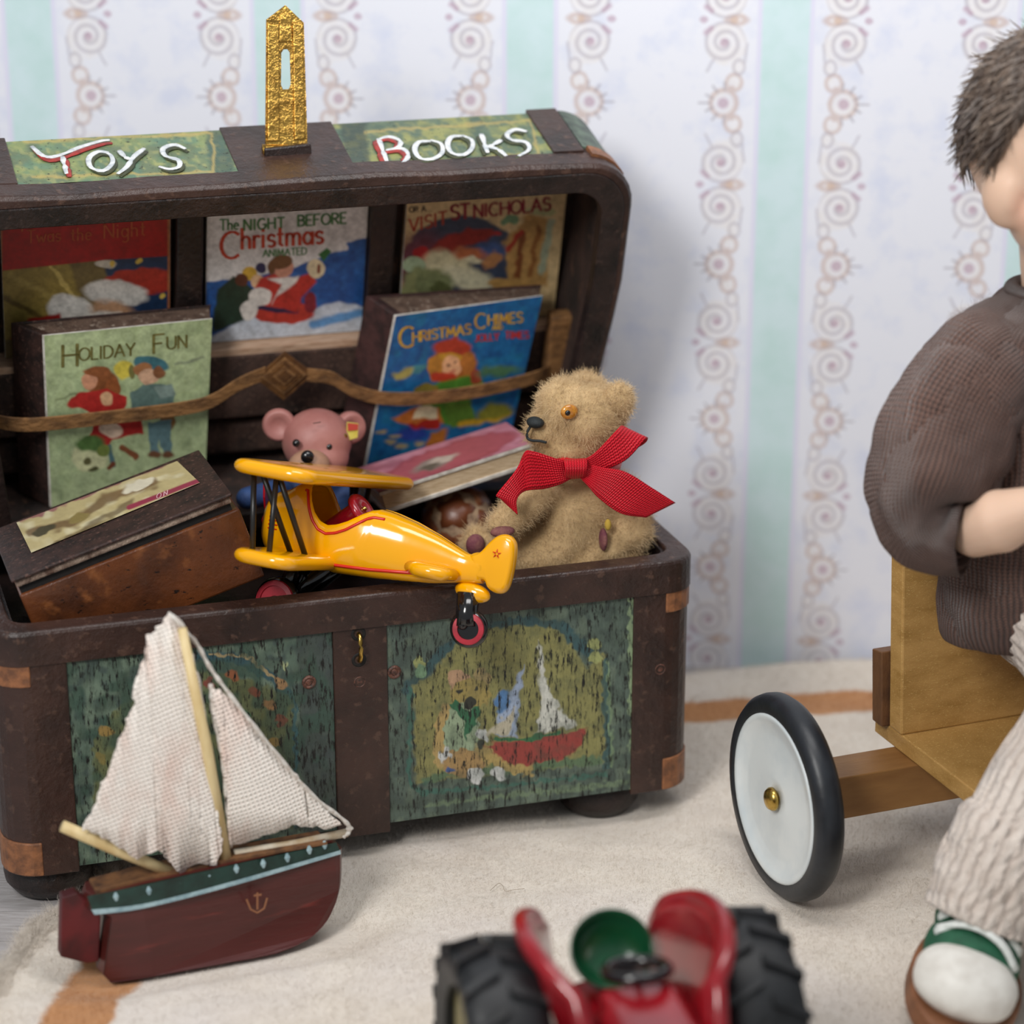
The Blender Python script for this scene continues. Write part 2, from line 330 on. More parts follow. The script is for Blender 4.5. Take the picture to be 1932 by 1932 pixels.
# ================================================================== SETTING
# wallpaper wall: mint stripes between mirrored scroll borders
WYAW = math.atan(-.07); WP = np.array([.03, .8035, 0]); WPER = .4235
def wall_material():
    m, b = begin('striped_wallpaper'); x, y, z = xyz(coords('Object'))
    xs = X.m('SUBTRACT', X.m('FLOORED_MODULO', x+WPER*.5, WPER), WPER*.5)            # distance to nearest stripe centre
    ax = xabs(xs); K = .00091                                                   # one drawing unit
    e = (ax-.0445)/K; per = .2755; zz = X.m('SUBTRACT', X.m('FLOORED_MODULO', z-1.013+per*.5, per), per*.5); ay = xabs(zz)/K   # mirrored about each flower
    wv = noise(coords('Object'), 60, 2); e = e+(wv-.5)*5
    def r(cx, cy): return X.m('SQRT', (e-cx)*(e-cx)+(ay-cy)*(ay-cy))
    def ring(cx, cy, rad, w): return xclamp(1.4-xabs(r(cx, cy)-rad)/w)
    def dot(cx, cy, rad): return xclamp((rad-r(cx, cy))/3+.5)
    def segm(x0, y0, x1, y1, w):
        dx, dy = x1-x0, y1-y0; t = xclamp(((e-x0)*dx+(ay-y0)*dy)/(dx*dx+dy*dy)); a = e-x0-t*dx; c = ay-y0-t*dy
        return xclamp(1.4-X.m('SQRT', a*a+c*c)/w)
    base = xmix(thr(noise(coords('Object'), 14, 3), .5, .7), lin('e6e8f1'), lin('d8ddee'))
    pale = xmix(thr(noise(coords('Object'), 40, 2), .4, .6), lin('ebe6e6'), lin('e8dfd6'))
    c = base
    def ell(cx, cy, rx, ry): return X.m('SQRT', (e-cx)*(e-cx)/(rx*rx)+(ay-cy)*(ay-cy)/(ry*ry))
    def ering(cx, cy, rx, ry, w): return xclamp(1.4-xabs(ell(cx, cy, rx, ry)-1.0)*min(rx, ry)/w)
    body = xmax(xmax(xclamp((1.05-ell(58, 108, 38, 40))*8), dot(60, 0, 27)), xmax(dot(42, 38, 16), xmax(dot(44, 152, 20), dot(36, 68, 14))))
    c = xmix(body*.4, c, pale)
    tan = lin('c3aaa2'); grey = lin('aaa4b0'); mauve = lin('b391a6')
    a1 = xmax(ring(60, 0, 24, 4.5), xmax(ering(42, 38, 14, 15, 3.5), xmax(dot(46, 24, 8), ering(40, 153, 17, 9, 4)))); c = xmix(a1*.6, c, tan)
    th_ = X.m('ARCTAN2', ay-110., e-62.)/6.28318; rr_ = r(62, 110); ph_ = rr_/17.-th_+.55
    spir = xclamp(1.5-xabs(ph_-X.m('FLOOR', ph_)-.5)*17./3.4)*xclamp((41-rr_)/4)
    a2 = xmax(xmax(spir, segm(92, 58, 78, 84, 2.6)), xmax(ering(34, 66, 10, 13, 2.6), segm(24, 74, 20, 108, 2.6))); c = xmix(a2*.5, c, grey)
    spikes = xmax(xmax(segm(80, 8, 92, 15, 2.4), segm(84, 0, 106, 0, 2.2)), xmax(segm(72, 20, 80, 31, 2.4), segm(58, 24, 60, 38, 2))); c = xmix(spikes*.6, c, lin('9f9aa4'))
    a3 = xmax(dot(61, 0, 10), xmax(dot(62, 110, 8), xmax(dot(100, 153, 8), segm(86, 136, 96, 128, 5)))); c = xmix(a3*.6, c, mauve)
    c = xmix(dot(44, 153, 8)*.6, c, lin('c9a78c'))
    mint = xmix(thr(noise(coords('Object'), 10, 3), .4, .65), lin('cfe4e8'), lin('c3dedd'))
    c = xmix(xclamp((.049-ax)/.004), c, lin('dcdcee')); c = xmix(xclamp((.0405-ax)/.003), c, mint)
    put(b, 'Base Color', c); put(b, 'Roughness', .75); b.inputs['Specular IOR Level'].default_value = .2
    bump(b, noise(coords('Object'), 300, 2), .12, .001); return m
wm = MB(); wm.box((-2.2, 0, -.0065), (1.9, .012, 2.3))
wall = wm.build('wall_back', wall_material()); wall.location = (WP[0], WP[1], 0); wall.rotation_euler = (0, 0, WYAW); wall['kind'] = 'structure'
# pale wooden floor boards
def floor_mat():
    m, b = begin('grey_limewashed_wood'); g = noise(coords('Object', (4, 40, 4)), 5, 5, .7, .6)
    c = xmix(thr(g, .35, .65), lin('b4b0b0'), lin('96918f')); put(b, 'Base Color', c); put(b, 'Roughness', .6); bump(b, g, .3, .002); return m
fl = MB(); fl.box((-2.4, -2.6, -.03), (2.2, 1.1, -.0072)); MF = floor_mat(); flo = fl.build('floor', MF); flo['kind'] = 'structure'
pl = MB(); pl.box((-1.1, -.043, -.007), (1.1, .043, -.0026)); plm = pl.mesh('plank'); plm.materials.append(MF)
for i in range(38):
    for k in range(3):
        x = -2.45+(.0, .75)[i % 2]+k*2.203; y = -2.55+i*.0875
        if y > .80 or x > 2.1: continue
        o = bpy.data.objects.new('plank', plm); COL.objects.link(o); o.parent = flo; o.location = (x, y, 0)

# fleece rug: oval, caramel ring, pressed down where things stand on it
RC = np.array([.65, -.55]); RA, RB = 1.385, 1.305
PRESS = []     # (x, y, radius)
def rug_z(x, y):
    q = math.hypot((x-RC[0])/RA, (y-RC[1])/RB); e = min(1, max(0, (1-q)/.03)); h = .012*math.sqrt(max(0, e*(2-e)))
    n = math.sin(x*37+2*math.sin(y*23))*math.sin(y*41+2*math.sin(x*19))*.0022; h += n*e
    for (px, py, r) in PRESS:
        d = math.hypot(x-px, y-py)
        if d < r*2: h *= min(1, max(.0, (d-r)/r)**.8) if d > r else 0
    ww = WP[1]-.07*(x-WP[0])-.02-y           # curls up a little against the wall
    if ww < .16: h += .030*max(0, (1-ww/.16))**1.5*e
    return h
def rug_material():
    m, b = begin('cream_fleece'); x, y, z = xyz(coords('Object')); dx = x/1.0; dy = y/1.0
    n = noise(coords('Object'), 18, 3); q = X.m('SQRT', (dx/1.23)*(dx/1.23)+(dy/1.13)*(dy/1.13))+(n-.5)*.03
    ringv = xclamp((.042-xabs(q-1.0))/.008)
    c = xmix(thr(noise(coords('Object'), 6, 4), .35, .7), lin('e6ddd1'), lin('d9cec2'))
    c = xmix(thr(noise(coords('Object'), 2.2, 3), .5, .7), c, lin('e3dbd5')); c = xmix(ringv, c, lin('c08b5e'))
    put(b, 'Base Color', c); put(b, 'Roughness', .95); b.inputs['Specular IOR Level'].default_value = .1; b.inputs['Sheen Weight'].default_value = .2
    bump(b, noise(coords('Object'), 70, 5, .75), .5, .01); return m
def build_rug():
    xs = np.arange(-.76, 2.06, .012); ys = np.arange(-1.876, .80, .012); idx = {}; mb = MB(); pts = []
    for yi, y in enumerate(ys):
        for xi, x in enumerate(xs):
            q = math.hypot((x-RC[0])/RA, (y-RC[1])/RB); ww = WP[1]-.07*(x-WP[0])-.012
            if q < 1.0 and y < ww: idx[(xi, yi)] = len(pts); pts.append((x-RC[0], y-RC[1], rug_z(x, y)))
    bnd = [k for k in idx if any((k[0]+i, k[1]+j) not in idx for i in (-1, 0, 1) for j in (-1, 0, 1))]
    for k in bnd:
        x, y, z = pts[idx[k]]; q = math.hypot(x/RA, y/RB); f_ = (1.0+.006*math.sin(x*40+y*31))/q
        if .95 < q and y+RC[1] < .6: pts[idx[k]] = (x*f_, y*f_, 0.0)
    fs = [(idx[a, b], idx[a+1, b], idx[a+1, b+1], idx[a, b+1]) for (a, b) in idx if (a+1, b) in idx and (a+1, b+1) in idx and (a, b+1) in idx]
    me = bpy.data.meshes.new('rug'); me.from_pydata(pts, [], fs); me.update()
    o = link('rug', me, rug_material(), None, smooth=True); o.location = (RC[0], RC[1], -.0004)
    tagthing(o, 'oval cream fleece rug with a caramel ring near its edge under the trunk and toys', 'rug'); return o
def fur(o, count, length, m, root=.0006, rnd=.5, clump=0, rough=.02, kids=0, seed=1, vg=None, brown=.0, steps=3, tang=0, down=0):
    o.data.materials.append(m); ps = o.modifiers.new('fur', 'PARTICLE_SYSTEM').particle_system; s = ps.settings; s.type = 'HAIR'
    s.count = count; s.hair_length = length; s.hair_step = 4; s.render_step = steps; s.display_step = 2; s.emit_from = 'FACE'; s.use_modifier_stack = False
    s.material = len(o.data.materials); s.root_radius = root; s.tip_radius = root*.35; s.radius_scale = 1.0; s.shape = 0
    s.use_advanced_hair = True; s.brownian_factor = brown; s.length_random = rnd; s.factor_random = length*.12; s.tangent_factor = tang
    s.use_hair_bspline = False; ps.seed = seed
    if down: s.object_align_factor = (0, 0, -down)
    if vg: ps.vertex_group_density = vg
    if kids:
        s.child_type = 'INTERPOLATED'; s.rendered_child_count = kids; s.child_percent = 1; s.clump_factor = clump; s.roughness_1 = rough; s.roughness_1_size = .02; s.roughness_2 = rough; s.roughness_endpoint = rough
        s.child_length = 1; s.child_radius = .01
    return ps
# ================================================================== TRUNK
trunk = thing('toy_chest', 'dark leather toy chest with lid raised, lettered toys and books, on bun feet', 'trunk')
trunk.matrix_world = TM
def rrect(w, d0, d1, r, n=7, d_off=0):
    """rounded rectangle loop in (s, d), counter-clockwise"""
    out = []
    for cx, cy, a in ((w-r, d0+r, -90), (w-r, d1-r, 0), (-w+r, d1-r, 90), (-w+r, d0+r, 180)):
        out += [(cx+r*math.cos(math.radians(a+90*k/n)), cy+r*math.sin(math.radians(a+90*k/n))) for k in range(n+1)]
    return out
def ring_z(loop, z): return [(x, y, z) for x, y in loop]
W0 = W-.006
mb = MB(); o0 = rrect(W0, .006, D, .045); i0 = rrect(W0-.03, .036, D-.03, .03)
mb.loft([ring_z(o0, FB), ring_z(o0, FB+H2-.006), ring_z(i0, FB+H2-.006), ring_z(i0, FB+.280)], cap=True)
mb.build('body', M['leather_dark'], trunk)
mb = MB(); o1 = rrect(W+.004, -.005, D+.004, .05); i1 = rrect(W-.031, .031, D-.031, .03)
o1b = rrect(W+.001, -.002, D+.001, .05)
R_ = [ring_z(o1, FB+H1), ring_z(o1, FB+H2-.006), ring_z(o1b, FB+H2), ring_z(i1, FB+H2+.001), ring_z(i1, FB+H2-.02), ring_z(rrect(W-.004, .004, D-.004, .046), FB+H2-.02), ring_z(rrect(W-.004, .004, D-.004, .046), FB+H1), ring_z(o1, FB+H1)]
mb.loft(R_, cap=False); mb.build('rim_band', M['leather'], trunk, bevel=.003)
# corner posts wrap the rounded corners
def corner_strip(s0, dlen, z0, z1, off, sx, sy, name, m):
    r = .05; a = []
    if s0 < W-r: a.append((s0, 0))
    a += [(W-r+r*math.sin(math.radians(t)), r-r*math.cos(math.radians(t))) for t in range(0, 91, 15)]; a.append((W, dlen))
    out = []; inn = []
    for i, p in enumerate(a):
        p = np.array(p); q0 = np.array(a[max(i-1, 0)]); q1 = np.array(a[min(i+1, len(a)-1)]); t = (q1-q0)/np.linalg.norm(q1-q0); n = np.array([t[1], -t[0]])
        out.append(p+n*off); inn.append(p-n*.008)
    f = lambda p, z: (sx*p[0], p[1] if sy > 0 else D-p[1], z)
    mb = MB(); mb.loft([[f(o, z0), f(i, z0), f(i, z1), f(o, z1)] for o, i in zip(out, inn)], cap=True)
    return mb.build(name, m, trunk, bevel=.002)
for sx in (1, -1):
    for sy in (1, -1):
        corner_strip(.424, .13, FB-.006, FB+H1+.004, .002, sx, sy, 'corner_post', M['leather'])
        corner_strip(.497, .065, FB+.29, FB+H1+.001, .0045, sx, sy, 'corner_patch', M['copper'])
        corner_strip(.497, .065, FB-.004, FB+.048, .0045, sx, sy, 'corner_patch', M['copper'])
mb = MB(); mb.box((-.0405, -.002, FB-.012), (.0405, .02, FB+H1+.004)); mb.build('centre_post', M['leather'], trunk, bevel=.002)
# bun feet
for (s, d) in ((.40, .085), (-.46, .075), (.40, .565), (-.46, .575)):
    mb = MB(); mb.lathe([(.03, 0), (.052, .004), (.064, .02), (.066, .034), (.06, .052), (.05, .062)], (s, d, 0), n=36); mb.build('foot', M['leather_dark'], trunk, smooth=True)
    PRESS.append((*tglo((s, d, 0))[:2], .086))
# keeper loop and rivets
p0, p1 = front(677, 1197, -.004), front(678, 1246, -.004)
mb = MB(); mb.tube(smoothpts([p0+[0, .006, 0], p0+[0, -.006, -.002], (p0+p1)/2+[0, -.012, 0], p1+[0, -.006, .002], p1+[0, .006, 0]], 14), .0034, 10); mb.build('keeper_loop', M['brass_plain'], trunk, smooth=True)
for q in (p0, p1):
    mb = MB(); mb.lathe([(.012, 0), (.011, .0025), (.0065, .0025), (.005, .0005)], q+[0, .004, 0], (0, -1, 0), 18); mb.build('keeper_plate', M['black'], trunk, smooth=True)
M['rivet'] = mat('worn_rivet', '6e4638', '2a1c18', .5, ns=150, bs=.8, bscale=200)
for px, py in ((678, 1286), (744, 1268), (583, 1287), (1245, 1262)):
    mb = MB(); mb.lathe([(.0105, 0), (.0105, .002), (.008, .0035), (.005, .002), (.004, .003), (.0001, .0035)], front(px, py)+[0, .001, 0], (0, -1, 0), 14); mb.build('rivet', M['rivet'], trunk)

# painted front panels
def panel_quad(s0, s1): return [(s0, .002, FB+H1+.002), (s1, .002, FB+H1+.002), (s1, .002, FB+.002), (s0, .002, FB+.002)]
q = panel_quad(.041, .424); A = Art(q, refq(q), 320, 250, '52635a', 3); A.wobble(5, 6)
A.mottle('394845', 9, .45, .75, .8); A.mottle('6d7d6c', 14, .55, .8, .8)
A.seg([(770, 1300), (830, 1235), (905, 1190), (985, 1172), (1060, 1185), (1110, 1230)], 22, '22505a', 4, .85)
arch = [(783, 1478), (780, 1290), (815, 1275), (850, 1225), (920, 1188), (990, 1178), (1050, 1188), (1090, 1230), (1105, 1262), (1142, 1232), (1140, 1440)]
A.poly(arch, '989150', 5, .85); A.mottle('7d7c3e', 16, .5, .8, .0)
A.seg([(775, 1300), (772, 1480), (800, 1495), (1145, 1462)], 8, '2f6b5f', 3, .8); A.seg([(1140, 1245), (1145, 1450)], 10, '2b5a60', 3, .85); A.seg([(1148, 1250), (1152, 1445)], 6, '87a27a', 3, .8)
A.seg([(800, 1520), (1180, 1475)], 9, '7f9671', 4, .6); A.seg([(1190, 1130), (1192, 1490)], 9, '9db487', 3, .8)
for x, y in ((792, 1250), (793, 1268), (1122, 1215), (1122, 1240)): A.ell(x, y, 12, 12, 'a3a868' if y < 1255 else '7fa47f')
A.seg([(800, 1472), (860, 1455), (960, 1452), (1050, 1440), (1130, 1435)], 16, '2f6b55', 5, .7)
for cx, cy, r in ((866, 1283, 23), (911, 1279, 19)): A.ell(cx, cy, r, r*.85, 'c39a78' if cx < 900 else 'b99f68')          # painted teddy
A.ell(888, 1310, 38, 30, 'a5914f'); A.ell(840, 1385, 22, 62, 'bd9f62', .15); A.ell(870, 1385, 34, 60, '9fb291', .1); A.ell(875, 1440, 40, 26, 'b08c57'); A.ell(950, 1432, 62, 20, 'b59b5b', .4)
A.poly([(845, 1325), (862, 1320), (884, 1345), (905, 1330), (908, 1342), (888, 1378), (880, 1395), (874, 1360)], '1c6a45')
for cx, cy, r in ((868, 1303, 6), (900, 1301, 6), (888, 1327, 11), (906, 1405, 8)): A.ell(cx, cy, r, r, '1c1815')
for cx, cy, rx, ry in ((840, 1423, 9, 17), (897, 1464, 14, 14), (940, 1458, 16, 11), (911, 1386, 12, 11)): A.ell(cx, cy, rx, ry, 'dcdedc', .3)
A.ell(852, 1453, 9, 5, '3b5794')
A.poly([(990, 1250), (984, 1300), (975, 1390), (935, 1390), (938, 1360), (965, 1300)], 'a3b3cf', 4); A.ell(948, 1322, 14, 22, '4f7fb5', .1, 4); A.poly([(915, 1385), (975, 1335), (960, 1388)], 'c2b9a2', 4)
A.poly([(1014, 1208), (1026, 1240), (1030, 1290), (1062, 1345), (1090, 1368), (1010, 1385), (1020, 1330)], 'd9d9cf', 4)
A.poly([(915, 1404), (960, 1400), (1060, 1385), (1108, 1372), (1100, 1405), (1060, 1430), (985, 1446), (950, 1438)], '9b2f2b', 4); A.mottle('b5453f', 10, .7, .9, .0)
A.seg([(935, 1398), (1000, 1392), (1055, 1383)], 7, '1f6a3f')
A.put(np.ones(A.x.shape), '5c6154', .20); A.build('painted_panel', M['panel'], trunk).__setitem__('label', 'green panel painted with a teddy holding a red sailing boat')
q = panel_quad(-.424, -.041); A = Art(q, refq(q), 320, 250, '586c5e', 4); A.wobble(5, 6)
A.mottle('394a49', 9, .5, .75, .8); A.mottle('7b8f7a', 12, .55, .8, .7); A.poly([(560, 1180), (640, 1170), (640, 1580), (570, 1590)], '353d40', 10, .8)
A.seg([(250, 1330), (300, 1260), (370, 1235), (440, 1240), (510, 1275), (550, 1320)], 20, '1f4d5c', 4, .85); A.seg([(400, 1232), (470, 1240), (530, 1290)], 5, 'b59d6e', 2, .9)
A.poly([(180, 1600), (175, 1400), (215, 1340), (300, 1275), (400, 1262), (480, 1285), (555, 1320), (555, 1560)], '6d6f3a', 5, .75); A.mottle('2c4d40', 14, .45, .7, .75)
for cx, cy, c in ((440, 1275, 'a4572f'), (480, 1305, '8a3c26'), (510, 1330, 'b07a48'), (460, 1345, '2b6a4a'), (530, 1290, 'ad8152'), (395, 1290, '8c2f2c'), (530, 1360, '7c3a26'), (200, 1380, 'a5823f'), (520, 1400, 'a5823f'), (190, 1430, '8b7a3d')): A.ell(cx, cy, 13, 9, c, .5, 3, .85)
A.seg([(557, 1320), (560, 1560)], 7, '2a5d68', 3, .8); A.ell(538, 1255, 5, 9, 'a9b184')
A.put(np.ones(A.x.shape), '555c52', .20); A.build('painted_panel', M['panel'], trunk).__setitem__('label', 'green panel painted with an arch of flowers')

# ---- lid
def lrect(w, h0, h1, r, n=7):
    out = []
    for cx, cy, a, rr in ((w-.02, h0+.02, -90, .02), (w-r, h1-r, 0, r), (-w+r, h1-r, 90, r), (-w+.02, h0+.02, 180, .02)):
        out += [(cx+rr*math.cos(math.radians(a+90*k/n)), cy+rr*math.sin(math.radians(a+90*k/n))) for k in range(n+1)]
    res = []                                            # straight sides cut finer, slimmer towards the hinge
    for i, a in enumerate(out):
        b = out[(i+1) % len(out)]; m_ = 8 if math.hypot(a[0]-b[0], a[1]-b[1]) > .3 else 1
        res += [(a[0]+(b[0]-a[0])*k/m_, a[1]+(b[1]-a[1])*k/m_) for k in range(m_)]
    return [(x*(1-.085*max(0, 1-max(y, 0)/.40)**1.0), y) for x, y in res]
def wav(s): return .0022*math.sin(s*9+1)+.0016*math.sin(s*23)
def lring(loop, dd, wv=0): return [tuple(LID(x, y+(wav(x)*wv if y > .4 else 0), dd)) for x, y in loop]
LO = lrect(W, 0, LH, .075); LI = lrect(W-.030, .028, LH-.036, .05); LB = lrect(W+.005, -.004, LH+.005, .078)
mb = MB(); mb.loft([lring(LO, 0), lring(LO, LD-.004), lring(LI, LD-.004), lring(LI, .012)], cap=True)
lid = mb.build('lid', M['lining'], trunk)
mb = MB(); lipo = lrect(W-.010, .006, LH-.012, .068)
mb.loft([lring(LB, LD-.042, 1), lring(LB, LD-.006, 1), lring(LO, LD+.001, 1), lring(lipo, LD+.002), lring(lipo, LD-.008), lring(LO, LD-.010), lring(LO, LD-.042), lring(LB, LD-.042, 1)], cap=False)
mb.build('lid_band', M['leather'], lid, bevel=.002)
mb = MB(); lipi = lrect(W-.046, .034, LH-.046, .045)
mb.loft([lring(lipo, LD-.004), lring(lipo, LD+.004), lring(lipi, LD+.001), lring(lipi, LD-.022), lring(lipo, LD-.022), lring(lipo, LD-.004)], cap=False)
mb.build('lid_lip', M['leather_dark'], lid, bevel=.002)
def top_slab(s0, s1, d0, d1, name, m, lift=.003):
    mb = MB(); n = 12; rings = []
    for k in range(n+1):
        s = s0+(s1-s0)*k/n; w = wav(s)
        rings.append([LID(s, LH-.004, d0), LID(s, LH-.004, d1), LID(s, LH+lift+w*.3, d1), LID(s, LH+lift, d0)])
    mb.loft(rings); return mb.build(name, m, lid, bevel=.0015)
top_slab(-.088, .088, -.003, LD-.043, 'lid_strap_band', M['leather'], .004)
top_slab(.405, .455, -.003, LD-.043, 'lid_strap_band', M['leather'], .006); top_slab(-.455, -.412, -.003, LD-.043, 'lid_strap_band', M['leather'], .006)
# wrapped upper corners: green patch and copper tab
def lid_corner(sx, d0, d1, a0, a1, off, name, m):
    r = .075; mb = MB(); rings = []
    for k in range(9):
        t = math.radians(a0+(a1-a0)*k/8); ring = []
        for rr, dd in ((r-.004, d0), (r-.004, d1), (r+off, d1), (r+off, d0)): ring.append(LID(sx*(W-r+rr*math.sin(t)), LH-r+rr*math.cos(t), dd))
        rings.append(ring)
    mb.loft(rings); return mb.build(name, m, lid)
M['green_patch'] = mat('mottled_green_paint', '5f6f60', '3c463f', .5, ns=40, bs=.5, bscale=120)
for sx in (1, -1):
    lid_corner(sx, 0, LD-.06, 6, 75, .003, 'corner_patch', M['green_patch']); lid_corner(sx, LD-.058, LD-.03, 10, 60, .0065, 'corner_patch', M['copper'])
def plaque(s0, s1, base, seed):
    q = [LID(s0, LH+.0015, .004), LID(s1, LH+.0015, .004), LID(s1, LH+.0015, LD-.043), LID(s0, LH+.0015, LD-.043)]
    A = Art(q, refq(q), 150, 40, base, seed); A.wobble(3, 6); return A
A = plaque(-.412, -.088, '677659', 11); A.mottle('8b985f', 10, .4, .7, .75); A.mottle('56806f', 13, .55, .8, .6); A.mottle('5f7a5f', 4.3, .5, .75, .55); A.mottle('a5a56a', 3.1, .6, .8, .5)
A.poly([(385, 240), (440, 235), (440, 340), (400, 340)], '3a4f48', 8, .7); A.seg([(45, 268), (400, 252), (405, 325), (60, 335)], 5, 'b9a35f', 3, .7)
A.build('plaque', M['plaque'], lid)
def brush(A, strokes_, th, m, name, lift=.0035):
    mb = MB()
    for pts in strokes_:
        P = [A.pos(x, y, lift) for x, y in smoothpts([(p[0], p[1]) for p in pts], max(6, 3*len(pts)))]
        n = len(P); mb.tube(P, [th*(.55+.5*math.sin(PI*min(1, (i+1)/(n*.55)))) if i < n*.5 else th*(1.05-.5*(i/n-.5)*2) for i in range(n)], 8, flat=.3, up=A.n)
    return mb.build(name, m, lid, smooth=True)
ty = [[(60, 280), (85, 300), (115, 296), (150, 282), (190, 270), (207, 268)], [(118, 300), (122, 315), (126, 332)],
      [(205, 292), (185, 290), (168, 302), (172, 320), (195, 326), (212, 312), (210, 298), (200, 291)], [(225, 288), (236, 300), (248, 305)], [(272, 284), (252, 300), (240, 318), (222, 332)], [(350, 285), (330, 277), (308, 284), (312, 298), (336, 306), (338, 318), (320, 323), (300, 318)]]
def letters(A, ks, groups, dx, dy, mred, n_red):
    for n, g in enumerate(groups):
        sh = [[(x+dx, y+dy) for x, y in ks[i]] for i in g]
        brush(A, sh, .0055 if n < n_red else .004, mred if n < n_red else M['shadow_paint'], 'letter_shade', .0028); brush(A, [ks[i] for i in g], .0047, M['white_paint'], 'letter')
letters(A, ty, ((0, 1), (2,), (3, 4), (5,)), 5, 5, M['red_paint'], 1)
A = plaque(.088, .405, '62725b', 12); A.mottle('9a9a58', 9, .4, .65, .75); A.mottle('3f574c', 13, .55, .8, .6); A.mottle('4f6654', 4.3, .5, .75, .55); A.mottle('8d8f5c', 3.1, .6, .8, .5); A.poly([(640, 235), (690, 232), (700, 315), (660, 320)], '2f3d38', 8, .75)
A.seg([(690, 250), (1000, 228), (1015, 292), (715, 312)], 5, 'b9a35f', 3, .6); A.build('plaque', M['plaque'], lid)
bk = [[(714, 266), (722, 288), (730, 310)], [(712, 268), (735, 262), (755, 270), (750, 282), (728, 288)], [(730, 287), (758, 284), (770, 296), (760, 310), (735, 311)],
      [(812, 270), (790, 272), (782, 286), (792, 302), (815, 304), (834, 292), (832, 275), (812, 268)], [(872, 260), (852, 262), (844, 276), (852, 292), (874, 296), (890, 284), (890, 268), (872, 259)],
      [(908, 257), (914, 275), (920, 292)], [(945, 268), (930, 277), (918, 282)], [(922, 280), (940, 286), (955, 298)], [(994, 252), (972, 248), (956, 258), (966, 268), (992, 272), (998, 286), (978, 298)]]
letters(A, bk, ((0, 1, 2), (3,), (4,), (5, 6, 7), (8,)), -6, 4, M['red_paint'], 1)
# hasp: hammered brass plate standing on the lid edge
hb = LID(-.003, LH+.008, .088); HW = .031; ax = np.array([.055, .16, 1.]); ax /= np.linalg.norm(ax)
def hp(x, y, t): return hb+np.array([x, 0, 0])+ax*y+np.array([0, -1, .15])*t
outer = [(-HW-.002, 0), (HW+.001, 0), (HW-.003, .185), (.0, .212), (-HW+.002, .192)]
slot = [(-.0075, .095), (-.0045, .088), (.0045, .088), (.0075, .095), (.0065, .142), (.003, .147), (-.003, .147), (-.0065, .142)]
bmh = bmesh.new(); lv = []
def ringv(poly, t): return [bmh.verts.new(tuple(hp(x, y, t))) for x, y in poly]
of, ob_, sf, sb = ringv(outer, .004), ringv(outer, 0), ringv(slot, .002), ringv(slot, 0)
def loop_edges(vs): return [bmh.edges.new((vs[i], vs[(i+1) % len(vs)])) for i in range(len(vs))]
bmesh.ops.triangle_fill(bmh, edges=loop_edges(of)+loop_edges(sf), use_beauty=True); bmesh.ops.triangle_fill(bmh, edges=loop_edges(ob_)+loop_edges(sb), use_beauty=True)
for a, b in ((of, ob_), (sf, sb)):
    for i in range(len(a)): bmh.faces.new((a[i], a[(i+1) % len(a)], b[(i+1) % len(a)], b[i]))
bmesh.ops.recalc_face_normals(bmh, faces=bmh.faces); me = bpy.data.meshes.new('hasp'); bmh.to_mesh(me); bmh.free(); link('hasp', me, M['brass'], lid)
mb = MB()
for x0, x1 in ((-HW+.001, -.0115), (.0115, HW-.003)): mb.prism([(x0, .012), (x1, .012), (x1*.93, .182), (x0*.93, .186)], hp, .003, .0075)
mb.prism([(-.0105, .158), (.0105, .158), (.009, .196), (0, .203), (-.009, .197)], hp, .003, .006); mb.build('hasp_border', M['brass'], lid, bevel=.002)
mb = MB(); mb.cyl(hp(-HW-.006, 0, .001), hp(HW+.005, -.004, .001), .0085, n=16); mb.build('hasp_hinge', M['brass'], lid, smooth=True)
mb = MB(); mb.box((-.036, -.014, -.016), (.036, .012, .006), Matrix.Translation(Vector(hb)) @ Matrix.Rotation(-.05, 4, 'Y')); mb.build('hasp_base', M['leather_dark'], lid, bevel=.003)
# shelf, pocket front, dividers
M['pine'] = mat('pale_shelf_wood', 'd0b096', 'b08c70', .6, ns=30, stretch=(1, 6, 6), bs=.3, bscale=60)
def lbox(s0, s1, h0, h1, d0, d1): return MB().hexa([LID(s0, h0, d0), LID(s1, h0, d0), LID(s1, h0, d1), LID(s0, h0, d1)], [LID(s0, h1, d0), LID(s1, h1, d0), LID(s1, h1, d1), LID(s0, h1, d1)])
lbox(-W+.037, W-.037, .250, .264, .012, .058).build('shelf', M['pine'], lid, bevel=.001)
lbox(-W+.037, W-.037, .135, .252, .045, .062).build('shelf_front', M['leather_soft'], lid, bevel=.003)
lbox(-W+.037, W-.037, .055, .115, .012, .05).build('lower_pad', M['leather_soft'], lid, bevel=.01, seg=3)
for s in (-.141, .168): lbox(s-.021, s+.021, .262, LH-.03, .012, .05).build('divider', M['leather_dark'], lid, bevel=.004)
# woven strap
M['strap'] = mat('woven_tan_strap', '8a6238', '5d3f22', .75, ns=70, stretch=(.5, 1, 1), bs=.9, bscale=130, bd=.004)
M['strap_dark'] = mat('tooled_tan_leather', '6f4a24', '4f331a', .6, ns=60, bs=.6, bscale=150)
def sp3(px, py, dd): s, h = lid_at(px, py, dd); return LID(s, h, dd)
def strap(pts, name='strap'):
    P = smoothpts([sp3(*p) for p in pts], 40); mb = MB(); rings = []
    for i, p in enumerate(P):
        hw = .0125; rings.append([p+LUP*hw+LDN*.0035, p-LUP*hw+LDN*.0035, p-LUP*hw, p+LUP*hw])
    mb.loft(rings); return mb.build(name, M['strap'], lid, bevel=.0015)
strap([(-60, 775, .09), (-10, 793, .125), (60, 800, .133), (200, 787, .133), (340, 770, .131), (400, 755, .127), (450, 724, .12), (500, 703, .115)])
strap([(578, 706, .115), (625, 712, .12), (665, 735, .126), (720, 750, .132), (800, 750, .134), (900, 737, .133), (1000, 714, .126), (1035, 700, .10)])
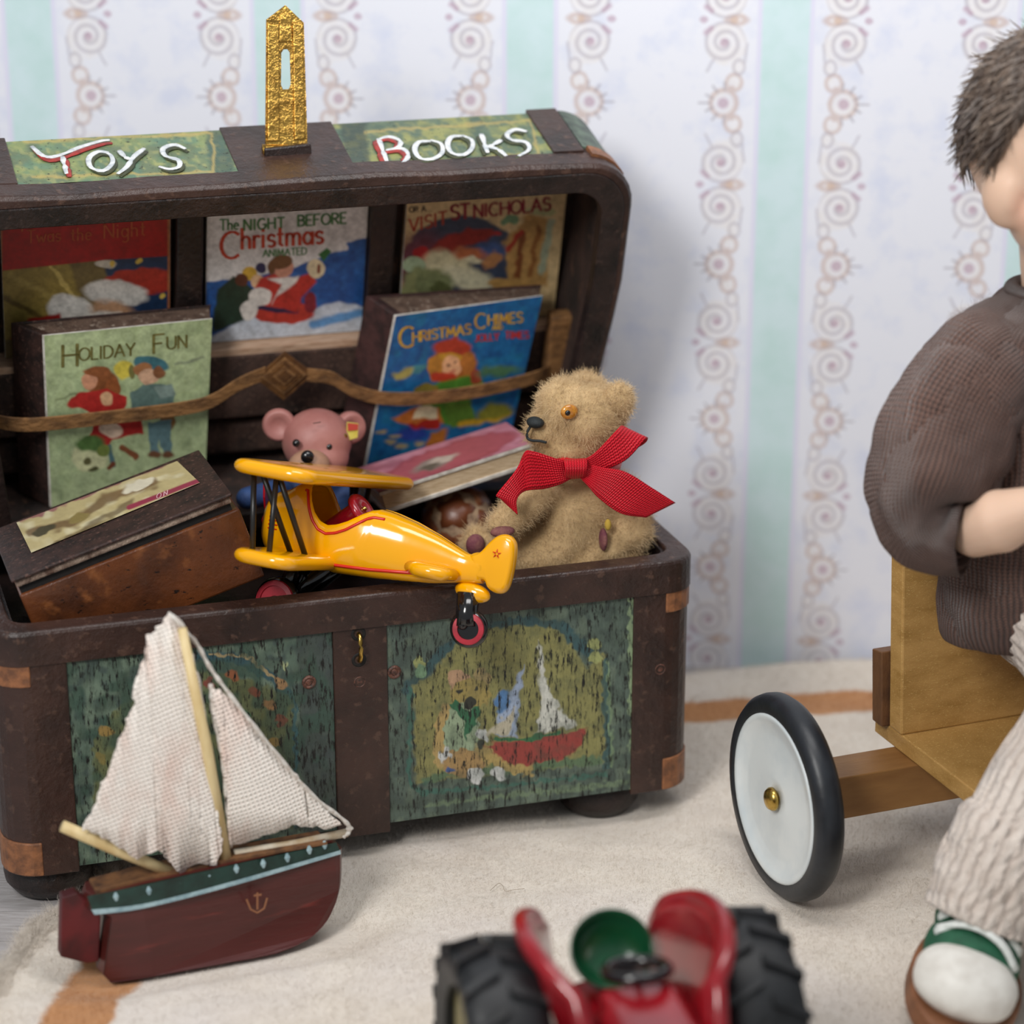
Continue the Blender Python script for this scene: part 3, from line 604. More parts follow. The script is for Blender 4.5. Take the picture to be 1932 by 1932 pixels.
for k, (r, dd, m) in enumerate(((.0475, .118, 'strap_dark'), (.036, .1215, 'strap'), (.029, .1235, 'strap_dark'), (.019, .1255, 'strap'), (.012, .1275, 'strap_dark'))):
    s, h = lid_at(537, 710, dd); mb = MB(); mb.prism([(s-r, h), (s, h-r*.95), (s+r, h), (s, h+r*.95)], lambda x, y, t: LID(x, y, t), dd-.004, dd); mb.build('strap_ornament', M[m], lid)
# strap tabs at the lid ends
lbox(W-.075, W-.036, .13, .30, .07, .10).build('strap_tab', M['strap'], lid, bevel=.004); lbox(-W+.036, -W+.075, .13, .30, .07, .10).build('strap_tab', M['strap'], lid, bevel=.004)
# ================================================================== BOOKS IN THE LID
M['pages'] = mat('page_edges', 'd9c3a2', 'b89b76', .8, ns=60, stretch=(1, 1, 12), bs=.5, bscale=140)
M['pages_grey'] = mat('brown_paper_edges', '6a5548', '4c3a30', .85, ns=60, bs=.7, bscale=160, c3='9a8a7c', n3=110)
M['cover_brown'] = mat('dark_brown_cover', '3a2621', '211715', .6, ns=40, bs=.7, bscale=140, c3='5a4038', n3=150)
M['white_edge'] = mat('white_card_edge', 'd9d5cd', 'b3aca2', .7, ns=60)
def lq(s0, s1, h0, h1, dd): return [LID(s0, h1, dd), LID(s1, h1, dd), LID(s1, h0, dd), LID(s0, h0, dd)]
def hexq(fq, bq): return MB().hexa([bq[3], bq[2], fq[2], fq[3]], [bq[0], bq[1], fq[1], fq[0]])
def inset(q, k, n):
    c = sum(np.asarray(p) for p in q)/4; return [np.asarray(p)+(c-p)*k+n for p in q]
def thin_book(name_label, s0, s1, h0, h1, art_fn, base, group='picture books held in the trunk lid'):
    t = thing('picture_book', name_label, 'book', group=group); d0, d1 = .0125, .034
    hexq(lq(s0, s1, h0, h1, d1), lq(s0, s1, h0, h1, d1-.003)).build('cover', M['white_edge'], t)
    hexq(lq(s0+.002, s1-.003, h0+.002, h1-.003, d1-.003), lq(s0+.002, s1-.003, h0+.002, h1-.003, d0+.003)).build('page_block', M['pages'], t)
    hexq(lq(s0, s1, h0, h1, d0+.003), lq(s0, s1, h0, h1, d0)).build('back_cover', M['cover_brown'], t)
    q = lq(s0+.0005, s1-.0005, h0, h1, d1+.0002); A = Art(q, refq(q), 170, 160, base, hash(base) % 97); art_fn(A)
    A.build('cover_print', M['art'], t, grain=.28); rebase(t, LID((s0+s1)/2, h0, d0), TM); return t, A
# 1 red cover
def f(A):
    A.wobble(3, 8); A.ell(160, 560, 400, 300, '6b5a34', 0, 40); A.poly([(-30, 500), (130, 490), (150, 560), (120, 640), (-30, 640)], '8f7a3c', 8); A.seg([(20, 520), (100, 560), (130, 590)], 12, 'a8924f', 6, .8); A.seg([(95, 500), (140, 560)], 8, 'c2a95f', 3); A.seg([(10, 560), (80, 600)], 10, '55431f', 5, .8)
    A.poly([(195, 490), (330, 470), (330, 640), (230, 640)], '1f3350', 6); A.ell(200, 498, 20, 8, 'c9bfae')
    for x, y in ((213, 497), (262, 493), (305, 556)): A.ell(x, y, 5, 5, 'd9b650')
    A.poly([(180, 540), (215, 512), (270, 505), (322, 508), (322, 545), (260, 560), (190, 555)], '9f2f22', 4); A.ell(218, 553, 62, 24, 'cfc9c0', .1, 5)       # red hat-like form with white band
    A.ell(135, 588, 48, 32, 'd3cdc4', .3, 6); A.ell(212, 588, 40, 20, 'b98d6b', .2, 12); A.ell(200, 612, 60, 24, 'd6cfc4', 0, 6); A.poly([(20, 640), (55, 600), (110, 590), (140, 640)], '8f1f1d', 5)
    A.dx = A.dy = 0
    A.poly([(-10, 400), (326, 386), (326, 482), (200, 490), (-10, 512)], 'a01318', 1.5); A.seg([(0, 432), (0, 640)], 9, 'a05a35', 2); A.seg([(320, 402), (320, 620)], 8, 'a2603c', 2); A.seg([(0, 428), (322, 402)], 9, '8a2a20', 2)
t, A = thin_book('red topped night picture book, upper left in the open trunk lid', -.428, -.169, .266, .498, f, '6a5a3a')
g3 = mat('dull_gold_print', 'b5572f', None, .5); ap = lambda *a: None
def add_text(A, t, items, m, name='lettering'):
    for it in items:
        o = A.text([it], name, m, None); o.data.transform(t.matrix_world.inverted() @ TM); o.parent = t
add_text(A, t, [("'", 40, 455, 24, -.07, 3, .1), ('Twas', 50, 458, 24, -.07, 2.6, .1), ('the', 134, 454, 24, -.07, 2.6, .12), ('Night', 196, 449, 27, -.07, 2.8, .14)], g3)
# 2 white and blue cover
def f(A):
    A.wobble(2, 9); A.poly([(380, 532), (420, 528), (470, 520), (540, 510), (600, 486), (640, 470), (655, 455), (700, 448), (700, 650), (380, 650)], '22508f', 3); A.mottle('2f66a8', 8, .5, .8, .6); A.poly([(380, 395), (700, 385), (700, 447), (655, 456), (640, 470), (600, 486), (540, 510), (430, 527), (380, 532)], 'd6d3d0', 3)
    A.seg([(590, 480), (650, 466)], 12, 'd6d3d0', 3)
    A.poly([(400, 625), (410, 545), (440, 520), (480, 545), (475, 600), (455, 610)], '22382c', 4); A.mottle('2f4a3a', 20, .6, .9, 0)
    for cx, cy, r, c in ((470, 515, 14, 'c9a23f'), (455, 528, 12, '5a3326'), (485, 530, 12, 'd9b38c'), (492, 505, 10, '2a2f55'), (500, 545, 16, '2f6b4a')): A.ell(cx, cy, r, r, c)
    A.poly([(385, 640), (470, 600), (560, 590), (640, 568), (690, 580), (690, 660), (385, 660)], 'c3cbd6', 5); A.seg([(590, 612), (680, 590)], 16, '5f93c6', 5); A.ell(530, 588, 62, 22, 'b23a2f', .05); A.seg([(475, 580), (560, 588)], 8, '332542'); A.ell(470, 585, 16, 20, 'd9d4cd')
    A.poly([(475, 560), (490, 525), (520, 515), (560, 525), (590, 512), (596, 530), (570, 560), (560, 590)], 'b5352d', 4); A.poly([(505, 525), (565, 520), (556, 535), (520, 560), (512, 575), (530, 535)], 'dcd7d0', 4); A.ell(533, 505, 20, 18, 'c98f78'); A.ell(529, 494, 22, 13, '6b4a32', -.2); A.ell(512, 505, 7, 14, '6b4a32')
    A.ell(596, 506, 18, 18, 'd9c9a5'); A.poly([(598, 480), (615, 466), (625, 475), (612, 492)], '2f6b3a'); A.seg([(602, 500), (602, 512)], 6, '7a3a2a'); A.ell(585, 570, 12, 20, '7d2630'); A.ell(490, 560, 22, 18, 'd9d4cd')
t, A = thin_book('white and blue night before picture book, upper middle of the trunk lid', -.112, .1455, .266, .494, f, 'd6d3d0')
gp, rp = mat('green_print', '4f7f4f', None, .5), mat('orange_red_print', 'c4452f', None, .5)
add_text(A, t, [('The', 414, 434, 20, -.06, 3.4, .06), ('NIGHT', 460, 434, 20, -.06, 4.4, .16), ('BEFORE', 562, 426, 20, -.06, 4.4, .12), ('ANIMATED', 496, 484, 13, -.06, 2.6, .12)], gp)
add_text(A, t, [('C', 416, 488, 50, -.06, 7, .0), ('hristmas', 455, 469, 38, -.07, 6.4, .07)], rp)
# 3 cream cover
def f(A):
    A.wobble(4, 8); A.ell(870, 500, 115, 92, '3a4254', -.1, 5); A.mottle('5a4a55', 7, .5, .9, .0); A.ell(800, 500, 60, 60, '6b2f38', 0, 30, .8); A.ell(925, 470, 25, 16, '41598a', 0, 14, .9)
    A.poly([(795, 490), (830, 450), (880, 432), (930, 430), (935, 445), (880, 462), (830, 485), (815, 500)], '8c2a24', 5); A.ell(795, 478, 14, 12, 'a01f22'); A.ell(938, 440, 7, 6, 'a02a2a')
    A.ell(845, 505, 48, 32, 'c9bf9a', .3, 10); A.ell(880, 525, 52, 22, 'cfc6a5', .25, 10); A.ell(885, 478, 30, 13, 'b0643f', .1, 7); A.ell(893, 490, 20, 6, 'd3caa8', .1, 4); A.ell(928, 490, 20, 14, 'b07a4f', -.6, 5)
    A.ell(780, 500, 22, 14, '9fb08f'); A.ell(810, 530, 46, 26, '7d8258', .2, 8); A.ell(830, 545, 20, 14, '565a35'); A.poly([(745, 560), (780, 515), (790, 560)], '8f8f60', 6)
    A.poly([(950, 455), (995, 405), (1040, 415), (1030, 540), (960, 545)], 'b0874f', 6); A.seg([(985, 440), (975, 520)], 12, '7a4526', 4); A.seg([(1015, 430), (1000, 520)], 10, '8a5a30', 4); A.seg([(1040, 420), (1022, 510)], 14, '9fa58a', 4); A.seg([(955, 470), (985, 435)], 8, 'a33327', 3); A.ell(960, 415, 16, 9, '6f8f6a'); A.ell(1020, 400, 30, 7, 'a9a878'); A.ell(960, 535, 40, 9, 'b58b4f')
t, A = thin_book('cream saint visit picture book, upper right of the open trunk lid', .208, .476, .266, .498, f, 'cdb283')
add_text(A, t, [('OR A', 772, 400, 10, -.06, 2.2, .12)], M['cover_brown']); mr, mo = mat('maroon_print', '8a2130', None, .5), mat('rust_print', 'a8402a', None, .5)
add_text(A, t, [('ST', 850, 414, 27, -.11, 6, .04), ('NICHOLAS', 894, 410, 24, -.10, 5, .1)], mr); add_text(A, t, [('VISIT', 772, 437, 24, -.22, 4.2, .12)], mo)
# two thick books in front, behind the strap
def thick_book(label, fq, bq, base, fn, mc, mp):
    t = thing('thick_book', label, 'book', group='thick books behind the lid strap'); fq = [np.asarray(p) for p in fq]; bq = [np.asarray(p) for p in bq]
    lp = lambda a, b, k: [x+(y-x)*k for x, y in zip(a, b)]
    hexq(fq, lp(fq, bq, .07)).build('front_cover', M['white_edge'], t, bevel=.0008); hexq(lp(fq, bq, .93), bq).build('back_cover', mc, t, bevel=.001)
    a = [inset([p], 0, 0)[0] for p in lp(fq, bq, .07)]; b = lp(fq, bq, .93); dn = (fq[3]-fq[0])*.012; rt = (fq[1]-fq[0])
    hexq([a[0]+dn+rt*.05, a[1]+dn-rt*.01, a[2]-dn-rt*.01, a[3]-dn+rt*.05], [b[0]+dn+rt*.05, b[1]+dn-rt*.01, b[2]-dn-rt*.01, b[3]-dn+rt*.05]).build('page_block', mp, t)
    hexq([a[0], a[0]+rt*.06, a[3]+rt*.06, a[3]], [b[0], b[0]+rt*.06, b[3]+rt*.06, b[3]]).build('spine', mc, t, bevel=.002)
    A = Art(fq, refq(fq), 170, 190, base, 5); fn(A); A.build('cover_print', M['art'], t, grain=.28); rebase(t, (fq[2]+fq[3]+bq[2]+bq[3])/4, TM); return t, A
def f(A):
    A.mottle('9fae80', 7, .4, .8, .6); A.mottle('8a9a74', 12, .6, .9, .6); A.wobble(3, 9)
    A.ell(233, 700, 18, 18, 'c9b84a', 0, 4); A.ell(247, 706, 7, 14, '6f6a3c'); A.seg([(330, 690), (385, 678)], 5, '6f7565', 3, .7); A.seg([(105, 755), (160, 745)], 5, '6b7350', 3, .6)
    A.ell(190, 722, 34, 24, '7d4a2a', .2, 4); A.ell(168, 722, 14, 17, 'c98f70'); A.ell(182, 703, 26, 10, '8a5230'); A.ell(212, 735, 16, 20, '8a4f2c')      # girl
    A.poly([(150, 745), (200, 735), (240, 755), (235, 775), (190, 790), (130, 768)], 'a52a26'); A.ell(150, 762, 26, 10, 'a52a26', -.2); A.ell(200, 755, 12, 14, 'c9a07a')
    A.poly([(178, 800), (265, 792), (272, 822), (210, 832), (200, 848), (165, 836)], 'a12a28'); A.ell(208, 815, 22, 13, 'd2b7a0', .2); A.seg([(205, 845), (215, 880)], 10, '4d6b70'); A.seg([(230, 845), (255, 865)], 10, '7a4a30'); A.seg([(215, 878), (205, 885)], 10, '6a3a26')
    A.ell(284, 690, 32, 15, '3f6b74', .1); A.ell(268, 700, 18, 12, '9c6a44'); A.ell(280, 714, 20, 15, 'cfa688'); A.ell(300, 706, 12, 12, '7d5236')             # boy
    A.poly([(245, 745), (270, 728), (310, 730), (330, 750), (320, 790), (250, 795)], '5f7670'); A.poly([(290, 735), (325, 728), (332, 750), (300, 755)], '7d8f88'); A.ell(315, 800, 16, 16, '7a5a34')
    A.poly([(280, 800), (325, 795), (320, 830), (325, 858), (308, 860), (300, 830), (298, 858), (282, 860)], '5d787c'); A.ell(290, 860, 12, 6, '6d4a34'); A.ell(316, 860, 12, 6, '6d4a34')
    A.ell(170, 865, 34, 26, 'c6c79b', 0, 5); A.ell(170, 840, 26, 15, '4f6b3a', 0, 6); A.ell(196, 852, 12, 12, '6f7d3f'); A.ell(165, 872, 9, 6, '5d5a3a'); A.ell(175, 888, 10, 5, '4a4a2c')
fq = [LID(-.377, .352, .117), LID(-.117, .356, .112), LID(-.125, .032, .112), LID(-.373, .032, .117)]; bq = [LID(-.421, .350, .067), LID(-.111, .356, .068), LID(-.120, .032, .068), LID(-.417, .032, .067)]
t, A = thick_book('thick green holiday book with two children, left in the trunk lid', fq, bq, 'a9b78c', f, M['cover_brown'], M['pages_grey'])
ol = mat('olive_print', '5f5a2c', '7a7340', .5, ns=60)
add_text(A, t, [('H', 117, 694, 42, -.09, 6, .06), ('OLIDAY', 148, 682, 24, -.1, 4, .1), ('F', 288, 668, 36, -.09, 5.5, .04), ('UN', 314, 660, 24, -.09, 4, .14)], ol)
def f(A):
    A.mottle('1a4f86', 8, .4, .8, .8); A.mottle('1f6f94', 12, .6, .9, .7); A.wobble(4, 9)
    A.ell(852, 690, 44, 40, '9c5a22', 0, 7); A.ell(850, 655, 36, 17, 'a53a22', 0, 5); A.ell(845, 675, 26, 12, 'b98a2c'); A.ell(848, 690, 20, 21, 'dba77a', 0, 3); A.ell(880, 690, 12, 26, 'a8692a'); A.ell(818, 695, 12, 24, 'b07a2e')
    A.seg([(840, 686), (844, 686)], 4, '3c2a22'); A.seg([(856, 684), (860, 684)], 4, '3c2a22'); A.seg([(845, 702), (853, 701)], 3, 'b03a30')
    A.ell(835, 712, 24, 10, 'b03a22', .1); A.poly([(785, 740), (850, 715), (905, 705), (912, 735), (880, 760), (900, 800), (840, 805), (790, 760)], '4b7a2a', 5); A.ell(802, 738, 24, 16, '7a6a2c'); A.ell(820, 748, 16, 10, 'b55a26'); A.ell(895, 708, 12, 14, '96402a')
    A.ell(775, 700, 32, 7, '3f7f86', -.3); A.ell(760, 705, 20, 9, 'a39a55', -.4, 4); A.ell(940, 700, 40, 10, '4a7050', -.1, 8)
    A.poly([(735, 790), (790, 765), (825, 770), (835, 800), (770, 805)], 'b9692e', 4); A.poly([(775, 790), (790, 765), (822, 768), (824, 792)], 'd3c3a0'); A.poly([(765, 800), (825, 790), (830, 806), (775, 812)], 'a8281f'); A.poly([(835, 765), (890, 755), (885, 800), (845, 810)], '55752a')
    A.seg([(870, 800), (900, 793), (930, 790), (955, 775)], 14, 'c29526', 5); A.ell(930, 775, 36, 14, '7d7a2c', -.2, 7); A.poly([(810, 815), (840, 810), (830, 850), (800, 852)], 'a86226', 5); A.ell(775, 820, 30, 14, '2c3f8f', 0, 6)
    for x, y in ((720, 815), (735, 835), (755, 842), (790, 838), (745, 822)): A.ell(x, y, 10, 4, 'b39a5f', -.1, 3, .8)
fq = [LID(.178, .338, .117), LID(.424, .352, .112), LID(.386, .034, .112), LID(.141, .032, .117)]; bq = [LID(.141, .350, .067), LID(.437, .346, .066), LID(.399, .034, .068), LID(.103, .032, .067)]
t, A = thick_book('thick blue chimes book with a red hooded girl, right in the lid', fq, bq, '1c5f92', f, mat('plum_brown_cover', '4a2e2c', '2c1d1c', .6, ns=40, bs=.6, bscale=140), M['pages_grey'])
go, rd = mat('gold_print', 'd2a83c', 'b98a2c', .45, ns=60), mat('bright_red_print', 'b8322c', None, .5)
add_text(A, t, [('C', 752, 656, 38, -.12, 5.5, -.1), ('HRISTMAS', 777, 645, 18.5, -.15, 3.8, .09), ('C', 893, 620, 28, -.08, 4.2, 0), ('HIMES', 918, 613, 19, -.09, 3.8, .12), ('AND', 926, 622, 8, -.06, 2, .12)], go)
add_text(A, t, [('JOLLY', 893, 644, 12.5, -.08, 3, .12), ('TIMES', 951, 638, 13, -.02, 3, .12)], rd)

# ================================================================== INSIDE THE TRUNK
# brown box-like book propped on its end, a picture on its lid
M['polished'] = mat('polished_brown_board', '6b3a1c', '3c2012', .35, ns=10, lo=.35, hi=.7, coat=.2, bs=.5, bscale=120, speck=('1f120c', 75, .61, .66, (.6, 1, 1.2)), c3='7d4a26', n3=18)
t = thing('box_book', 'dark brown boxlike book with a picture on top, tilted at the trunk left end', 'book')
c0, c1 = front(20, 1095, .06), front(437, 930, .06); e1 = c1-c0; b1 = front(375, 848, .31); b0 = c0+b1-c1; e3 = np.array([.038, 0, -.12])
un = np.cross(e1, b0-c0); un /= np.linalg.norm(un); un *= np.sign(un[2])
def slab(c, k0, k1, ins=0):
    q = [c[0]+(c[1]-c[0])*ins, c[1]-(c[1]-c[0])*ins, c[2]-(c[1]-c[0])*ins, c[3]+(c[1]-c[0])*ins]
    return MB().hexa([p+e3*k1 for p in q], [p+e3*k0 for p in q])
cq = [c0, c1, b1, b0]
slab(cq, 0, .045).build('lid_board', M['cover_brown'], t, bevel=.002)
slab([p+np.array([0, .004, 0]) for p in cq], .045, .13, .012).build('page_block', mat('fuzzy_torn_paper', 'a08c7c', '5d463a', .9, ns=40, bs=1, bscale=120, bd=.006), t, bevel=.003)
slab([p+np.array([.0, .012, 0]) for p in cq], .13, .24, .02).build('gap_shade', M['black'], t)  # solid black slab, its colour stands for the shade in the gap
slab([p+np.array([.003, .006, 0]) for p in cq], .22, 1.12).build('lower_board', M['polished'], t, bevel=.003)
pq = [hit(*p, tglo(c0), (tglo(un)-tglo(np.zeros(3)))) for p in ((32, 988), (335, 872), (378, 913), (60, 1045))]; pq = [tloc(p)+un*.0012 for p in pq]
A = Art(pq, [(32, 988), (335, 872), (378, 913), (60, 1045)], 150, 40, 'b9aa7c', 8); A.wobble(4, 6); A.mottle('d2c9a6', 10, .5, .8, .8)
A.seg([(60, 1005), (150, 985), (210, 940), (300, 910)], 16, '6b5136', 6, .85); A.seg([(110, 1030), (200, 980), (260, 945)], 12, '4f3b28', 5, .7); A.ell(270, 915, 30, 9, 'd9d2bb', -.4); A.ell(90, 1000, 26, 8, '4f4a38', -.3); A.ell(160, 975, 20, 8, '8a7a4a', -.3); A.seg([(40, 985), (330, 868)], 8, '8a4a5a', 2, .8)
A.dx = A.dy = 0; A.seg([(255, 955), (378, 908)], 9, '8f3049', 2); A.build('picture', M['art'], t, lift=.0008)
o = A.text([('ON', 305, 941, 9, -.38, 1.8, .5)], 'lettering', mat('pale_pink_print', 'd8a8ae', None, .5), t, .0016)
rebase(t, (c0+b0)/2+e3*1.12, TM)

# pink picture book sloping behind the aeroplane
t = thing('pink_book', 'pink picture book with white board edges, sloping under the tan bear', 'book')
P = [front(715, 930, .262), front(1008, 835, .262), front(955, 797, .42), front(668, 886, .42)]; dn = np.array([.011, .004, -.037])
def slab2(k0, k1, ins=0):
    c = sum(P)/4; q = [p+(c-p)*ins for p in P]; return MB().hexa([p+dn*k1 for p in q], [p+dn*k0 for p in q])
slab2(0, .16).build('front_cover', M['white_edge'], t, bevel=.001); slab2(.16, .82, .03).build('page_block', M['pages'], t); slab2(.82, 1).build('back_cover', M['white_edge'], t, bevel=.001)
ref = [(668, 886), (955, 797), (1008, 835), (715, 930)]
A = Art([P[3], P[2], P[1], P[0]], refq([P[3], P[2], P[1], P[0]]), 120, 50, 'b0717f', 9); A.mottle('bd8391', 8, .5, .8, .8); A.wobble(3, 6)
A.ell(850, 862, 130, 24, '8f3f48', -.32, 4); A.ell(855, 860, 122, 21, 'a2525a', -.32, 4); A.ell(820, 875, 40, 9, '8a7d74', -.3, 5); A.ell(840, 866, 26, 6, 'b9aa9c', -.3, 4); A.ell(815, 880, 20, 5, '5d5548', -.3, 4); A.seg([(640, 905), (760, 870)], 10, '7d3f4a', 6, .5)
A.build('cover_print', M['art'], t); rebase(t, (P[0]+P[1]+P[2]+P[3])/4+dn, TM)

# stitched leather ball: 12 panels
M['ball'] = mat('conker_brown_leather', '6e3c22', '4a2716', .35, ns=12, bs=.4, bscale=70, c3='8a5838', n3=30)
M['seam'] = mat('pale_seam', 'a98d70', '6b513f', .8, ns=50, bs=.6, bscale=120)
t = thing('leather_ball', 'brown leather ball with pale seams, under the pink book', 'ball'); bc = front(866, 985, .335); br = .062
mb = MB(); mb.sph(bc, br*.965, 28, 18); mb.build('seam_core', M['seam'], t, smooth=True)
bm = bmesh.new(); bmesh.ops.create_icosphere(bm, subdivisions=1, radius=1); bm.verts.ensure_lookup_table(); RB_ = rotm((.4, 1, .3), .6)
def panel(poly):
    c = sum(poly)/len(poly); c /= np.linalg.norm(c); mb = MB(); n = len(poly); P_ = []
    for k, rr in ((.93, .965), (.89, 1.0), (.5, 1.012)):
        for p in poly:
            q = c+(p-c)*k; q = q/np.linalg.norm(q)*br*rr; P_.append(bc+RB_ @ q)
    P_.append(bc+RB_ @ c*br*1.014); fs = []
    for L in range(2):
        for i in range(n): fs.append((L*n+i, L*n+(i+1) % n, (L+1)*n+(i+1) % n, (L+1)*n+i))
    fs += [(2*n+i, 2*n+(i+1) % n, 3*n) for i in range(n)]; mb.add(P_, fs); mb.build('panel', M['ball'], t, smooth=True)
vv = [np.array(v.co) for v in bm.verts]
for v in bm.verts:
    nb = [np.array(e.other_vert(v).co) for e in v.link_edges]; c = np.array(v.co); pts = [(c+nb[k]+q)/3 for k in range(5) for q in nb[k+1:] if np.linalg.norm(q-nb[k]) < 1.2]; a = np.cross(c, (.3, .5, .7)); a /= np.linalg.norm(a); b = np.cross(c, a); m_ = sum(pts)/5
    pts.sort(key=lambda p: math.atan2((p-m_) @ b, (p-m_) @ a)); panel(pts)
bm.free(); rebase(t, bc-[0, 0, br], TM)

# ================================================================== BLOBBY BODIES (one continuous surface by voxel union)
def blob(name, prims, voxel, m, parent, smooth_it=6, label=None):
    """prims: ('e', centre, radii, R|None) or ('c', p0, p1, r0, r1); joined, remeshed to one skin"""
    mb = MB()
    for p in prims:
        if p[0] == 'e': mb.sph(p[1], p[2], 24, 16, p[3] if len(p) > 3 else None)
        else:
            p0, p1, r0, r1 = np.array(p[1], float), np.array(p[2], float), p[3], p[4]; mb.sph(p0, r0, 18, 12); mb.sph(p1, r1, 18, 12); mb.tube([p0, p1], [r0, r1], 18)
    me = mb.mesh(name); o = bpy.data.objects.new(name, me); COL.objects.link(o)
    r = o.modifiers.new('r', 'REMESH'); r.mode = 'VOXEL'; r.voxel_size = voxel; s = o.modifiers.new('s', 'SMOOTH'); s.factor = .5; s.iterations = smooth_it
    dg = bpy.context.evaluated_depsgraph_get(); me2 = bpy.data.meshes.new_from_object(o.evaluated_get(dg)); o.modifiers.clear(); o.data = me2; me2.name = name; bpy.data.meshes.remove(me)
    me2.materials.clear(); me2.materials.append(m); me2.polygons.foreach_set('use_smooth', [True]*len(me2.polygons))
    if parent is not None: o.parent = parent
    if label: o['label'] = label
    return o
# pink figurine bear
M['pinkbear'] = mat('matt_pink_vinyl', 'a8726b', '9a625c', .5, ns=14, bs=.15, bscale=120); M['muzzle'] = mat('tan_vinyl', 'a9826a', '9b7560', .5, ns=20)
M['gloss_black'] = mat('glossy_black', '141416', None, .18, coat=.3); M['denim'] = mat('blue_shirt', '2c4a7d', '1f3560', .7, ns=40, bs=.6, bscale=140)
t = thing('pink_bear', 'small pink bear figurine in blue with an ear tag, behind the yellow aeroplane', 'bear')
F = lambda px, py, d=.3: front(px, py, d)
hc = F(598, 832, .37); k = .00079
pr_ = [('e', hc, (.056, .05, .052)), ('e', hc+[.0, -.02, -.022], (.046, .038, .034)), ('e', hc+[0, .01, -.11], (.05, .045, .07)), ('e', hc+[-.035, -.02, -.18], (.03, .05, .028)), ('e', hc+[.035, -.02, -.18], (.03, .05, .028))]
e0, e1_ = F(526, 803, .375), F(664, 808, .375)
body = blob('body', pr_, .0045, M['pinkbear'], t)
for ec, sg in ((e0, -1), (e1_, 1)):
    R_ = rotm((0, 0, 1), -.25*sg); mb = MB(); mb.lathe([(.001, -.004), (.012, -.002), (.020, .004), (.024, .002), (.0265, -.006), (.025, -.014), (.016, -.02), (.001, -.021)], ec, (sg*.25, -1, .1), 28); mb.build('ear', M['pinkbear'], t, smooth=True)
mb = MB(); mb.sph(F(583, 878, .312), (.033, .026, .025)); mb.build('muzzle', M['muzzle'], t, smooth=True)
mb = MB(); mb.sph(F(580, 862, .286), (.0105, .008, .0105), 16, 10); mb.build('nose', M['gloss_black'], t, smooth=True)
for q in ((559, 836), (620, 843)):
    mb = MB(); mb.sph(F(*q, .325), .0062, 14, 10); mb.build('eye', M['gloss_black'], t, smooth=True)
mb = MB(); a = F(655, 815, .346); mb.prism([(-.008, -.014), (.010, -.010), (.012, .012), (-.006, .016)], lambda x, y, tt: a+np.array([x+.006, tt, y]), -.002, .002); mb.build('ear_tag', mat('yellow_tag', 'd8cf6a', 'c9b84a', .5), t)
mb = MB(); mb.prism([(-.0055, .003), (.010, .003), (.011, .012), (-.0055, .0155)], lambda x, y, tt: a+np.array([x+.006, tt, y]), -.004, -.002); mb.build('tag_print', mat('red_tag_print', 'b8453c', None, .5), t)
mb = MB(); mb.lathe([(.001, 0), (.004, .001), (.004, .003), (.001, .004)], F(650, 822, .34), (0, -1, 0), 12); mb.build('tag_stud', M['brass_plain'], t)
blob('shirt', [('e', hc+[0, .005, -.10], (.058, .053, .055)), ('c', hc+[-.045, 0, -.075], F(466, 940, .31), .022, .018), ('c', hc+[.045, 0, -.075], F(655, 965, .32), .022, .02), ('e', hc+[0, 0, -.062], (.05, .045, .018))], .005, M['denim'], t)
for i, q in enumerate(((-.008, .044), (0, .047), (.008, .043))):
    mb = MB(); p = hc+np.array([q[0]*1.2, -.047+.015*i, q[1]-.012*i]); mb.tube([p+[-.006, 0, 0], p+[.006, 0, .001]], .0008, 6); mb.build('stitch', M['leather_soft'], t)
rebase(t, hc+[0, 0, -.205], TM)

# tan mohair bear with a red ribbon
M['mohair'] = fur_mat('tan_mohair', 'c9ac80', 'b0946a'); M['mohair_hair'] = fur_mat('tan_mohair_pile', 'dcc39a', 'bfa27a')
t = thing('teddy_bear', 'tan fuzzy teddy bear with a red ribbon bow, sitting in the trunk right corner', 'teddy bear'); d0 = .125
B = lambda px, py, d=d0: front(px, py, d); hc = B(1092, 800)
Rh = rotm((0, 1, 0), .28)
prims = [('e', B(1100, 790), (.062, .058, .058)), ('e', B(1070, 770), (.046, .05, .046)), ('c', B(1070, 805), B(1024, 812), .043, .026), ('e', B(1075, 838), (.05, .05, .028)), ('e', B(1013, 815), (.018, .024, .021)),
         ('e', B(1110, 740, .16), (.03, .03, .03)),
         ('e', B(1090, 960), (.068, .062, .088)), ('e', B(1062, 1010), (.05, .055, .062)), ('e', B(1105, 890), (.045, .045, .035)),
         ('c', B(1015, 925, .10), B(955, 985, .075), .030, .024), ('e', B(947, 992, .07), (.024, .024, .018)),
         ('c', B(1165, 935, .11), B(1190, 1000, .085), .034, .034), ('c', B(1190, 1000, .085), B(1150, 1035, .068), .033, .024),
         ('c', B(1030, 1045, .11), B(900, 1030, .15), .042, .026), ('e', B(900, 1022, .15), (.018, .028, .026)),
         ('c', B(1110, 1060, .10), B(1170, 1062, .085), .045, .036)]
bear = blob('body', prims, .005, M['mohair'], t, 5)
mb = MB(); mb.sph(B(1162, 763, .10), (.026, .018, .033), 24, 14, rotm((0, 1, 0), .35)); ear = mb.build('ear', M['mohair'], t, smooth=True)
mb = MB(); mb.sph(B(1098, 725, .19), (.018, .014, .018), 20, 12); ear2 = mb.build('ear', M['mohair'], t, smooth=True)
M['thread'] = mat('black_thread', '1d2426', '11171a', .7, ns=100, bs=.6, bscale=200)
mb = MB(); mb.sph(B(1010, 797, .103), (.0135, .014, .0085), 18, 12, rotm((0, 1, 0), .15)); mb.build('nose', M['thread'], t, smooth=True)
